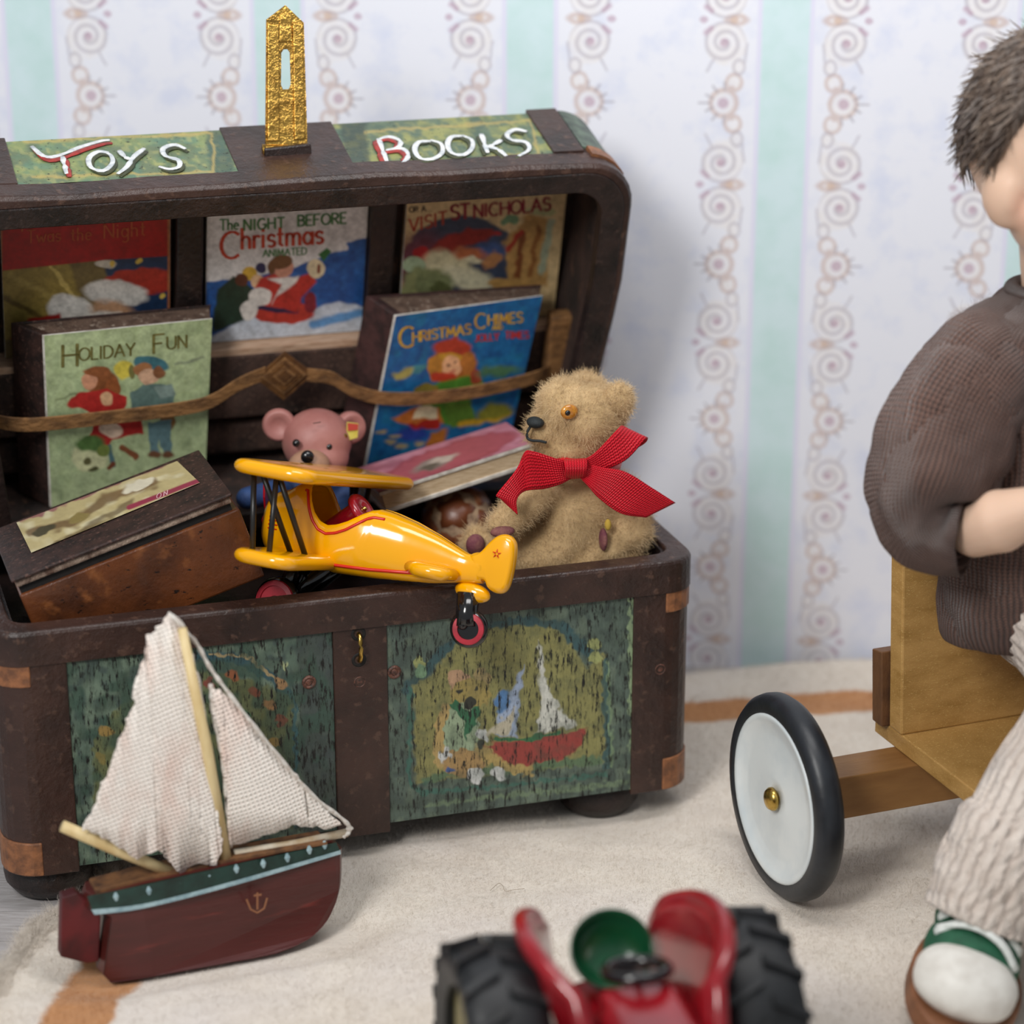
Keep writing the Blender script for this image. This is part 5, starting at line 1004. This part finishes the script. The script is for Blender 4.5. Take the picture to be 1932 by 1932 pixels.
mb.hexa([f(bb[0], 0, .214), f(bb[0]+.34, 0, .214), f(bb[0]+.34, .036, .214), f(bb[0], .036, .214)], [f(bb[0]+.004, 0, hB), f(bb[0]+.336, 0, hB), f(bb[0]+.336, .036, hB), f(bb[0]+.004, .036, hB)]); mb.build('backrest', M['gold_wood'], cart, bevel=.003)
for xx in (bb[0]+.0, bb[0]+.30):
    mb = MB(); mb.hexa([f(xx-.012, .037, .214), f(xx+.03, .037, .214), f(xx+.03, .066, .214), f(xx-.012, .066, .214)], [f(xx-.012, .037, .33), f(xx+.03, .037, .33), f(xx+.03, .066, .325), f(xx-.012, .066, .325)]); mb.build('back_bracket', M['dark_post'], cart, bevel=.002)
cart.matrix_world = CM
print('cart', sl, sr, bb, 'P0', P0)
# ================================================================== BOY DOLL ON THE CART
boy = thing('boy_doll', 'boy doll in chunky brown sweater, cream knit trousers and green sneakers, seated on the cart', 'doll')
def skin_mat():
    m, b = begin('doll_skin'); t_ = coords('Object'); x, y, z = xyz(t_)
    def near(c, r): return xclamp(1.-X.m('SQRT', (x-c[0])*(x-c[0])+(y-c[1])*(y-c[1])+(z-c[2])*(z-c[2]))/r)
    c = xmix(near(CHEEK[0], .075)*.9, lin('d9b79f'), lin('d98f7c')); c = xmix(near(CHEEK[1], .075)*.9, c, lin('d98f7c'))
    put(b, 'Base Color', c); put(b, 'Roughness', .5); b.inputs['Subsurface Weight'].default_value = .15; b.inputs['Subsurface Radius'].default_value = (.02, .009, .005); b.inputs['Subsurface Scale'].default_value = .4; return m
HD = at(2006, 285, -.04); FD = np.array([.5, -.866, 0]); LD_ = np.array([-.866, -.5, 0])     # face direction, and towards his right ear
def hd(f, l, u): return HD+FD*f+LD_*l+Z3*u
TC = at(1962, 800, -.03); BASE = np.array([TC[0], TC[1], .215])
CHEEK = [hd(.085, .075, -.07)-BASE, hd(.085, -.075, -.07)-BASE]
M['skin'] = skin_mat()
Rf = np.stack([FD, LD_, Z3], 1)

def tc(py): return at(1962, py, -.046)
prims = [('e', hd(-.012, 0, .02), (.135, .118, .138), Rf), ('e', hd(.03, 0, -.07), (.095, .093, .085), Rf), ('e', hd(.055, 0, -.115), (.05, .05, .035), Rf), ('e', hd(.07, .055, -.075), (.05, .045, .042), Rf), ('e', hd(.07, -.055, -.075), (.05, .045, .042), Rf),
         ('e', hd(.123, 0, -.035), (.022, .017, .018), Rf), ('e', hd(.108, 0, -.088), (.014, .024, .009), Rf), ('e', hd(.105, 0, -.102), (.013, .02, .009), Rf),
         ('c', hd(-.015, 0, -.10), at(2000, 600, -.03), .045, .05), ('e', tc(700), (.10, .08, .10)), ('e', tc(900), (.11, .085, .14)), ('e', tc(1080), (.10, .085, .08))]
def ear_p(s_): return [('e', hd(.0, s_*.104, -.045), (.036, .020, .046), Rf), ('e', hd(.004, s_*.100, -.075), (.024, .015, .022), Rf)]
prims += ear_p(1)+ear_p(-1)
blob('body', prims, .0075, M['skin'], boy, 8)
# lower arms: porcelain, rounded at the elbow, five fingers each
def lower_arm(el, wr, fwd, up, side, name='lower_arm'):
    el, wr, fwd, up = [np.asarray(a, float) for a in (el, wr, fwd, up)]; fwd = fwd/np.linalg.norm(fwd); lat = np.cross(fwd, up); lat /= np.linalg.norm(lat); up = np.cross(lat, fwd); lat = lat*side
    pr = [('c', el, el+(wr-el)*.35, .037, .043), ('c', el+(wr-el)*.35, wr, .043, .027), ('c', wr, wr+fwd*.035, .026, .028), ('e', wr+fwd*.045, (.036, .030, .018), np.stack([fwd, lat, up], 1))]
    for k, (o_, L) in enumerate(((-.024, .042), (-.008, .050), (.008, .047), (.023, .036))):
        a = wr+fwd*.070+lat*o_; b_ = a+fwd*L*.55-up*.004; c_ = b_+fwd*L*.4-up*.014; pr += [('c', a, b_, .0085, .008), ('c', b_, c_, .008, .0068)]
    a = wr+fwd*.025-lat*.026; b_ = a+fwd*.026-lat*.020-up*.006; pr += [('c', a, b_, .0105, .009), ('c', b_, b_+fwd*.022-lat*.004-up*.008, .009, .0075)]
    return blob(name, pr, .0042, M['skin'], boy, 5)
lower_arm(at(1840, 1000, -.215), at(1975, 952, -.28), (.85, -.45, .05), (.1, .2, 1), 1)
lower_arm(at(2180, 1000, -.02), at(2110, 985, -.22), (-.35, -.9, 0), (-.1, .2, 1), -1)
# face details
mb = MB(); mb.tube(smoothpts([hd(.083, .088, .040), hd(.093, .076, .052), hd(.105, .058, .056), hd(.114, .038, .052)], 14), [.0012]+[.0032]*12+[.001], 8, flat=.6); mb.build('eyebrow', mat('auburn_brow', '9a5326', '7d3f1c', .7, ns=120), boy)
mb = MB(); mb.tube(smoothpts([hd(.083, -.088, .040), hd(.093, -.076, .052), hd(.105, -.058, .056), hd(.114, -.038, .052)], 14), [.0012]+[.0032]*12+[.001], 8, flat=.6); mb.build('eyebrow', M['stick'], boy).data.materials[0] = bpy.data.materials['auburn_brow']
for s_ in (1, -1):
    mb = MB(); mb.sph(hd(.098, s_*.05, .008), (.017, .019, .015), 20, 12, Rf); mb.build('eye', mat('eye_white', 'e8e4dc', None, .2), boy, smooth=True)
    mb = MB(); mb.sph(hd(.1125, s_*.0495, .008), (.004, .0095, .0105), 16, 10, Rf); mb.build('iris', mat('brown_iris', '4a2c1a', None, .2), boy, smooth=True)
mb = MB(); mb.tube(smoothpts([hd(.112, .024, -.093), hd(.122, .01, -.096), hd(.1225, 0, -.095), hd(.122, -.01, -.096), hd(.112, -.024, -.093)], 16), [.001]+[.003]*14+[.001], 8); mb.build('lips', mat('rose_lips', 'b8625a', None, .4), boy, smooth=True)
# hair: a fitted cap plus many combed strands
M['hair'] = mat('dark_brown_hair', '473a32', '67574b', .45, ns=60, stretch=(1, 1, .2), c3='8a7a6c', n3=90)
mb = MB(); rings = []
def hair_edge(phi):   # polar limit of the hairline: phi 0 = face side
    c = math.cos(phi); return 1.02+.62*(1-c)/2*1.25 if c < .35 else 1.02+.12*(1-abs(c))
def cap_pt(phi, th, grow=1.0): return hd(-.012+.139*grow*math.sin(th)*math.cos(phi), .123*grow*math.sin(th)*math.sin(phi), .02+.145*grow*math.cos(th))
def edge(phi):
    d = abs((phi+PI) % (2*PI)-PI); return float(np.interp(d, [0, .7, 1.1, 1.45, 1.6, 1.75, 2.2, PI], [.80, .92, 1.12, 1.78, 1.80, 1.62, 1.95, 2.02]))
for k in np.linspace(.03, 1, 14): rings.append([cap_pt(p, edge(p)*k, 1.0+.012*math.sin(p*17+k*9)) for p in np.linspace(0, 2*PI, 72, endpoint=False)])
mb.loft(rings); mb.build('hair', M['hair'], boy, smooth=True)
rg = np.random.default_rng(5); mb = MB()
for i in range(3000):
    p = rg.uniform(0, 2*PI); k = math.sqrt(rg.uniform(0.0, 1)); t0 = edge(p)*k; L = rg.uniform(.14, .42); g = rg.uniform(1.0, 1.03); lift = abs(rg.normal(0, .05))+(.10 if rg.random() < .08 else 0); dp = rg.normal(.10, .10)
    pts = [cap_pt(p+dp*u, t0+L*u*.55, g+lift*u**1.4) for u in (0, .35, .7, 1)]; r = .0013
    mb.tube(pts, [r, r, r*.8, r*.25], 3, cap=False)
mb.build('hair_strands', M['hair'], boy, kind='stuff')

def knit_mat(name, c1, c2, ribs, rows, rough=.9, dist=.006, ramp=.15):
    m, b = begin(name); tcn = X.T.nodes.new('ShaderNodeTexCoord'); u, v, _ = xyz(X(tcn.outputs['UV'])); nz = noise(coords('Object'), 14, 3); nz2 = noise(coords('Object'), 55, 2)
    uu = u*ribs+(nz-.5)*1.2+(nz2-.5)*.5; fr = X.m('SUBTRACT', uu, X.m('FLOOR', uu)); tri = 1.-xabs(fr-.5)*2.
    st = X.m('SINE', v*rows+tri*3.4+(nz2-.5)*3.); h = X.m('POWER', tri, .6)*.75+st*ramp
    put(b, 'Base Color', xmix(thr(h+(nz-.5)*.6, .1, .9), lin(c2), lin(c1))); put(b, 'Roughness', rough); b.inputs['Specular IOR Level'].default_value = .15; b.inputs['Sheen Weight'].default_value = .25
    bump(b, h+noise(coords('Object'), 320, 3)*.35, 1.0, dist); return m
def skin_tube(name, rings, m, parent, sub=1):
    """loft with UVs (u around, v along)"""
    n = len(rings[0]); mb = MB(); mb.loft([list(r)+[r[0]] for r in rings], cap=False, close=False); me = bpy.data.meshes.new(name); me.from_pydata(mb.v, [], mb.f)
    uv = me.uv_layers.new(name='UVMap'); N = n+1
    for lp in me.loops: i = lp.vertex_index; uv.data[lp.index].uv = ((i % N)/n, (i//N)/(len(rings)-1))
    return link(name, me, m, parent, smooth=True, sub=sub, solid=.005)
def ringat(c, a, b, ra, rb, n=48, ph=0, wob=0): return [np.asarray(c)+a*ra*math.cos(q)*(1+wob*math.sin(3*q+ph)+wob*.6*math.sin(7*q+ph*2))+b*rb*math.sin(q)*(1+wob*math.sin(3*q+ph)) for q in np.linspace(.5*PI, 2.5*PI, n, endpoint=False)]
M['sweater'] = knit_mat('brown_knit', '7d5f54', '45312b', 112, 900)
secs = [(548, .062, .056), (565, .080, .066), (592, .112, .08), (640, .137, .096), (740, .15, .104), (880, .152, .106), (1000, .152, .106), (1100, .15, .104), (1165, .146, .100), (1185, .142, .098)]
S_ = smoothpts([np.array(s, float) for s in secs], 40)
sw = skin_tube('sweater_body', [ringat(tc(s[0])+CA*float(np.interp(s[0], [548, 570, 640], [.028, .024, 0])), CA, -CF, s[1], s[2], 56, s[0]*.02, .018) for s in S_], M['sweater'], boy)
skin_tube('collar', [[tc(552)+CA*.025+(CA*math.cos(q_)-CF*.95*math.sin(q_))*(.060+.013*math.cos(k))+Z3*.014*math.sin(k) for q_ in np.linspace(0, 2*PI, 40, endpoint=False)] for k in np.linspace(0, 2*PI, 12)], M['sweater'], boy)
def sleeve(pts, name='sleeve', n=34):
    P = smoothpts([np.append(p[0], p[1]) for p in pts], n); rings = []
    for i, p in enumerate(P):
        t_ = P[min(i+1, n-1)][:3]-P[max(i-1, 0)][:3]; t_ /= np.linalg.norm(t_); a = np.cross(t_, (.3, -.9, .2)); a /= np.linalg.norm(a); b_ = np.cross(t_, a); rings.append(ringat(p[:3], a, b_, p[3], p[3], 48, i*.22, .03))
    return skin_tube(name, rings, M['sleeve'], boy)
M['sleeve'] = knit_mat('brown_knit_sleeve', '7d5f54', '45312b', 84, 560)
sl1 = sleeve([(at(1945, 650, -.06), .058), (at(1890, 672, -.075), .070), (at(1842, 712, -.10), .083), (at(1796, 790, -.13), .090), (at(1768, 875, -.155), .089), (at(1750, 942, -.175), .084), (at(1758, 985, -.19), .068), (at(1790, 1008, -.205), .058), (at(1822, 1012, -.215), .055)])
sleeve([(at(1990, 650, .0), .058), (at(2055, 690, .02), .078), (at(2110, 790, .03), .088), (at(2150, 900, .02), .085), (at(2170, 965, -.0), .068), (at(2165, 1000, -.05), .05)])
clt = bpy.data.textures.new('folds', 'CLOUDS'); clt.noise_scale = .11; clt.noise_depth = 2
for o_ in (sw, sl1):
    d_ = o_.modifiers.new('folds', 'DISPLACE'); d_.texture = clt; d_.strength = .034; d_.mid_level = .5; d_.texture_coords = 'GLOBAL'
M['fuzz'] = fur_mat('brown_wool_fuzz', '8a6b60', '5d453c', .9)
for o_, n_ in ((sw, 5000), (sl1, 6000)): fur(o_, n_, .010, M['fuzz'], .00022, .8, seed=8, brown=.006)
# trousers: ribbed cream knit
M['trousers'] = knit_mat('cream_knit', 'ebe0d6', 'cfbfb3', 26, 26, dist=.010, ramp=.07)
def legs(pts, name): 
    n = 44; P = smoothpts([np.append(p[0], p[1]) for p in pts], n); rings = []
    for i, p in enumerate(P):
        t_ = P[min(i+1, n-1)][:3]-P[max(i-1, 0)][:3]; t_ /= np.linalg.norm(t_); a = np.cross(t_, (.9, .3, .1)); a /= np.linalg.norm(a); b_ = np.cross(t_, a); ring = []
        for q in np.linspace(PI, 3*PI, 156, endpoint=False):
            r = p[3]*(1+.028*math.cos(26*q+1.2*math.sin(i*.5))+.02*math.sin(3*q+i*.3)); ring.append(p[:3]+(a*math.cos(q)+b_*math.sin(q))*r)
        rings.append(ring)
    return skin_tube(name, rings, M['trousers'], boy, 0)
hip = at(1955, 1130, -.08)
legs([(hip+Z3*.05, .070), (hip, .085), (at(2010, 1190, -.13), .084), (at(2062, 1262, -.22), .083), (at(2075, 1320, -.29), .082), (at(2035, 1400, -.32), .080), (at(1972, 1480, -.345), .076), (at(1922, 1570, -.37), .072)], 'trouser_leg')
legs([(at(1935, 1560, -.365), .078), (at(1918, 1590, -.373), .086), (at(1890, 1640, -.385), .083), (at(1868, 1690, -.395), .080), (at(1850, 1738, -.405), .076)], 'trouser_cuff')
off = CA*.19
legs([(hip+Z3*.05+off*.9, .070), (hip+off, .085), (at(2010, 1190, -.13)+off, .084), (at(2062, 1262, -.22)+off, .083), (at(2075, 1320, -.29)+off, .082), (at(2045, 1400, -.32)+off, .080), (at(2000, 1560, -.37)+off, .074), (at(1985, 1735, -.41)+off, .074)], 'trouser_leg')
mb = MB(); mb.sph(hip+CA*.09-[0, 0, .03], (.15, .075, .085), 28, 16, np.stack([CA, -CF, Z3], 1)); mb.build('trouser_seat', M['trousers'], boy, smooth=True)
# sneakers
EW = np.array([.93, -.25, -.27]); EW /= np.linalg.norm(EW); EF = np.array([-.28, -.95, -.05]); EF /= np.linalg.norm(EF); EU = np.cross(EF, EW)
if EU[2] < 0: EU = -EU
M['sneaker'] = mat('green_canvas', '1f5c40', '174a33', .7, ns=40, bs=.4, bscale=220); M['rubber'] = mat('white_rubber', 'e2dfd8', 'cfcac2', .5, ns=30); M['sole'] = mat('brown_gum_sole', '8a5a3c', '6b4329', .6, ns=20); M['lace'] = mat('white_lace', 'e6e8e4', 'cfd4cf', .8, ns=90, bs=.6, bscale=200)
def shoe(S0, EW, EF, EU):
    def s(w, f, u): return S0+EW*w+EF*f+EU*u
    Rs = np.stack([EW, EF, EU], 1)
    blob('sneaker_upper', [('e', s(0, -.04, -.01), (.062, .06, .062), Rs), ('e', s(0, .03, -.022), (.066, .08, .048), Rs), ('e', s(0, .075, -.032), (.066, .062, .038), Rs)], .006, M['sneaker'], boy, 6)
    blob('toe_cap', [('e', s(0, .090, -.022), (.070, .056, .040), Rs), ('e', s(0, .098, -.032), (.069, .052, .034), Rs)], .006, M['rubber'], boy, 6)
    mb = MB(); out = [(math.cos(q)*(.076+.006*math.cos(q)), .035+math.sin(q)*.134) for q in np.linspace(0, 2*PI, 40, endpoint=False)]; mb.prism(out, lambda x, y, t_: s(x, y, t_), -.086, -.056); mb.build('sole', M['sole'], boy, bevel=.004)
    for f0, sg in ((.048, 1), (.030, -1), (.012, 1), (-.006, -1)):
        mb = MB(); mb.tube(smoothpts([s(-.055*sg, f0-.012, .004), s(-.03*sg, f0-.004, .026), s(0, f0+.002, .033), s(.03*sg, f0+.008, .025), s(.056*sg, f0+.012, .0)], 14), .0075, 8, flat=.6); mb.build('lace', M['lace'], boy, smooth=True)
    mb = MB(); mb.tube([s(.046*math.cos(q), -.028+.05*math.sin(q), .046) for q in np.linspace(0, 2*PI, 30)], .010, 8, cap=False); mb.build('shoe_collar', M['thread'], boy, smooth=True)
S0 = at(1848, 1764, -.42)+[0, 0, .006]; shoe(S0, EW, EF, EU); shoe(at(1990, 1778, -.42)+off, np.array([.98, .2, 0]), np.array([.2, -.98, 0]), Z3)
for P_ in (S0, S0+EF*.08): PRESS.append((P_[0]+.02, P_[1], .09))
P_ = at(1990, 1778, -.42)+off; PRESS += [(P_[0], P_[1], .09), (P_[0], P_[1]-.08, .09)]
rebase(boy, BASE)

# ================================================================== TOY TRACTOR (foreground)
TR = .145; TA = np.array([.974, .226, 0]); TA /= np.linalg.norm(TA); TF = np.array([TA[1], -TA[0], 0])
T0 = np.array([.128, -.74, 0]); tyaw = math.atan2(TA[1], TA[0]); TMx = Matrix.Translation(T0) @ Matrix.Rotation(tyaw, 4, 'Z')
def tl(px, py, f): # tractor frame point on the plane at forward distance f
    P = hit(px, py, T0+TF*f, TF); q_ = P-T0; return np.array([q_ @ TA, -(q_ @ TF), q_[2]])
trac = thing('toy_tractor', 'red toy tractor with chunky black tyres and a green seat, in the foreground', 'tractor')
M['tred'] = mat('gloss_red_diecast', '9a0f1c', '7d0a16', .25, ns=8, coat=.4); M['tgreen'] = mat('gloss_green_seat', '0f4a2c', '0a3a22', .25, coat=.4, ns=10); M['ttyre'] = mat('black_tractor_tyre', '1b1d20', '121315', .5, ns=30)
def ttyre(xc, yc_, R, w, lugs):
    c = (xc, yc_, R); mb = MB(); mb.lathe([(R*.62, -w*.42), (R*.80, -w*.5), (R*.90, -w*.46), (R*.93, -w*.3), (R*.94, 0), (R*.93, w*.3), (R*.90, w*.46), (R*.80, w*.5), (R*.62, w*.42)], c, (1, 0, 0), 48, False); ty = mb.build('tyre', M['ttyre'], trac, smooth=True)
    for k in range(lugs):
        for sd in (1, -1):
            a0 = 2*PI*(k+.5*(sd > 0))/lugs; mb = MB()
            def pt(x, da, r): return (xc+x, yc_+r*math.cos(a0+da), R+r*math.sin(a0+da))
            d = .16; b_ = [pt(sd*.004, -.05, R*.9), pt(sd*w*.5, d-.05, R*.86), pt(sd*w*.5, d+.05, R*.86), pt(sd*.004, .06, R*.9)]; t_ = [pt(sd*.004, -.035, R), pt(sd*w*.48, d-.035, R*.965), pt(sd*w*.48, d+.035, R*.965), pt(sd*.004, .045, R)]
            mb.hexa(b_, t_); mb.build('tread_lug', M['ttyre'], ty)
    mb = MB(); mb.lathe([(R*.63, -w*.3), (R*.63, w*.3), (R*.5, w*.32), (R*.3, w*.15), (.0001, w*.15), (.0001, -w*.15), (R*.3, -w*.15), (R*.5, -w*.32)], c, (1, 0, 0), 36, False); mb.build('wheel_hub', mat('pale_wheel_hub', '7d7348', '5d5634', .35, ns=20), ty, smooth=True)
HT = .152
ttyre(-HT, 0, TR, .10, 17); ttyre(HT, 0, TR, .10, 17)
ttyre(-.12, -.36, .085, .06, 13); ttyre(.12, -.36, .085, .06, 13)
# fenders: curved guards with a domed inner cheek
def fender(sx):
    out = smoothpts([(-.135, .10), (-.158, .155), (-.150, .225), (-.105, .284), (-.03, .308), (.05, .298), (.10, .26), (.115, .205), (.06, .15), (-.04, .11), (-.135, .10)], 50)[:-1]
    def fx(z): return .056+.13*(z-.1)+1.0*max(0, z-.277)
    rings = []
    for t_ in np.linspace(-PI/2, PI/2, 9):
        k = 1-(1-math.cos(t_))*.10; rings.append([(sx*(fx(z)+math.sin(t_)*.012), -.02+(y+.02)*k, .20+(z-.20)*k) for y, z in out])
    mb = MB(); mb.loft(rings); mb.build('fender', M['tred'], trac, smooth=True)
    mb = MB(); P_ = [(sx*(fx(z)+.004), y, z) for y, z in out[2:36]]; mb.tube(P_, [.006]+[.011]*(len(P_)-2)+[.006], 12); mb.build('fender_rim', M['tred'], trac, smooth=True)
fender(1); fender(-1)
mb = MB(); mb.cyl((-HT, 0, TR), (HT, 0, TR), .026, n=20); mb.build('rear_axle', M['tred'], trac)
def rbox(y0, y1, w, z0, z1, name, m, bev=.02): 
    mb = MB(); mb.box((-w, y0, z0), (w, y1, z1)); return mb.build(name, m, trac, bevel=bev, seg=4)
rbox(-.08, .07, .052, .09, .20, 'gearbox', M['tred'], .02); rbox(-.42, -.075, .056, .10, .262, 'hood', M['tred'], .03); rbox(-.115, -.065, .046, .225, .262, 'dashboard', M['tred'], .012)
rbox(-.432, -.41, .048, .11, .245, 'grille', M['gloss_black2'], .008)
mb = MB(); mb.cyl((-.12, -.36, .085), (.12, -.36, .085), .014, n=14); mb.build('front_axle', M['tred'], trac)
swc = tl(1202, 1830, .055); mb = MB(); R_ = rotm((1, 0, 0), -.22); mb.tube([swc+R_ @ np.array([.036*math.cos(q), .036*math.sin(q), 0]) for q in np.linspace(0, 2*PI, 40)], .0075, 10, cap=False); mb.build('steering_wheel', M['gloss_black2'], trac, smooth=True)
mb = MB(); mb.cyl(swc, swc+[0, -.035, -.06], .007, n=12); mb.build('steering_column', M['gloss_black2'], trac)
for a in (.5, 2.6, 4.7):
    mb = MB(); mb.cyl(swc, swc+R_ @ np.array([.036*math.cos(a), .036*math.sin(a), 0]), .004, n=8); mb.build('steering_spoke', M['gloss_black2'], trac)
sc_ = tl(1150, 1800, -.045); mb = MB(); Rr = rotm((1, 0, 0), .75)
rings = []
for k, r_, zz in ((0, .004, -.022), (0, .022, -.021), (0, .038, -.012), (0, .047, .004), (0, .0495, .016), (0, .047, .016), (0, .044, .004), (0, .035, -.008), (0, .02, -.016), (0, .003, -.017)):
    rings.append([sc_+Rr @ np.array([r_*1.05*math.cos(q), r_*.98*math.sin(q), zz+.010*max(0, math.sin(q))*r_/.05]) for q in np.linspace(0, 2*PI, 36, endpoint=False)])
mb.loft(rings); mb.build('seat', M['tgreen'], trac, smooth=True)
mb = MB(); mb.tube([sc_+[0, .004, -.02], sc_+[0, .02, -.06], (0, .03, .18)], .009, 10); mb.build('seat_spring', M['gloss_black2'], trac, smooth=True)
trac.matrix_world = TMx
for x in (-HT, HT): PRESS.append((*(T0+TA*x)[:2], .085))
for x in (-.12, .12): PRESS.append((*(T0+TA*x+TF*.36)[:2], .06))

# ================================================================== RUG LAST: it is pressed down under what stands on it
rug = build_rug()
a = ground(925, 1680, .016); mb = MB(); mb.tube(smoothpts([a, a+[.012, .02, .001], a+[.018, .012, .001], a+[.022, -.002, 0], a+[.034, .002, 0], a+[.05, .004, .001]], 30), .0004, 5)
th = mb.build('thread', mat('beige_thread', 'a39383', None, .8), None); tagthing(th, 'loose curly brown thread lying on the cream rug', 'thread')
vg = rug.vertex_groups.new(name='near'); 
for v in rug.data.vertices:
    x, y = v.co.x+RC[0], v.co.y+RC[1]; p_ = proj((x, y, .01)); inside = -80 < p_[0] < 2010 and 1180 < p_[1] < 2000
    hidden = any(math.hypot(x-a_, y-b_) < r*.85 for a_, b_, r in PRESS)
    if inside and not hidden: vg.add([v.index], 1.0, 'REPLACE')
fur(rug, 30000, .007, rug.data.materials[0], .00028, .7, kids=5, rough=.002, seed=2, vg='near', brown=.002)
vg2 = rug.vertex_groups.new(name='rim')
for v in rug.data.vertices:
    x, y = v.co.x+RC[0], v.co.y+RC[1]
    if math.hypot(v.co.x/RA, v.co.y/RB) > .972 and x < .2 and y > -.75 and not any(math.hypot(x-a_, y-b_) < r*.85 for a_, b_, r in PRESS): vg2.add([v.index], 1.0, 'REPLACE')
fur(rug, 9000, .016, rug.data.materials[0], .0003, .7, kids=4, rough=.006, seed=12, vg='rim', brown=.008)
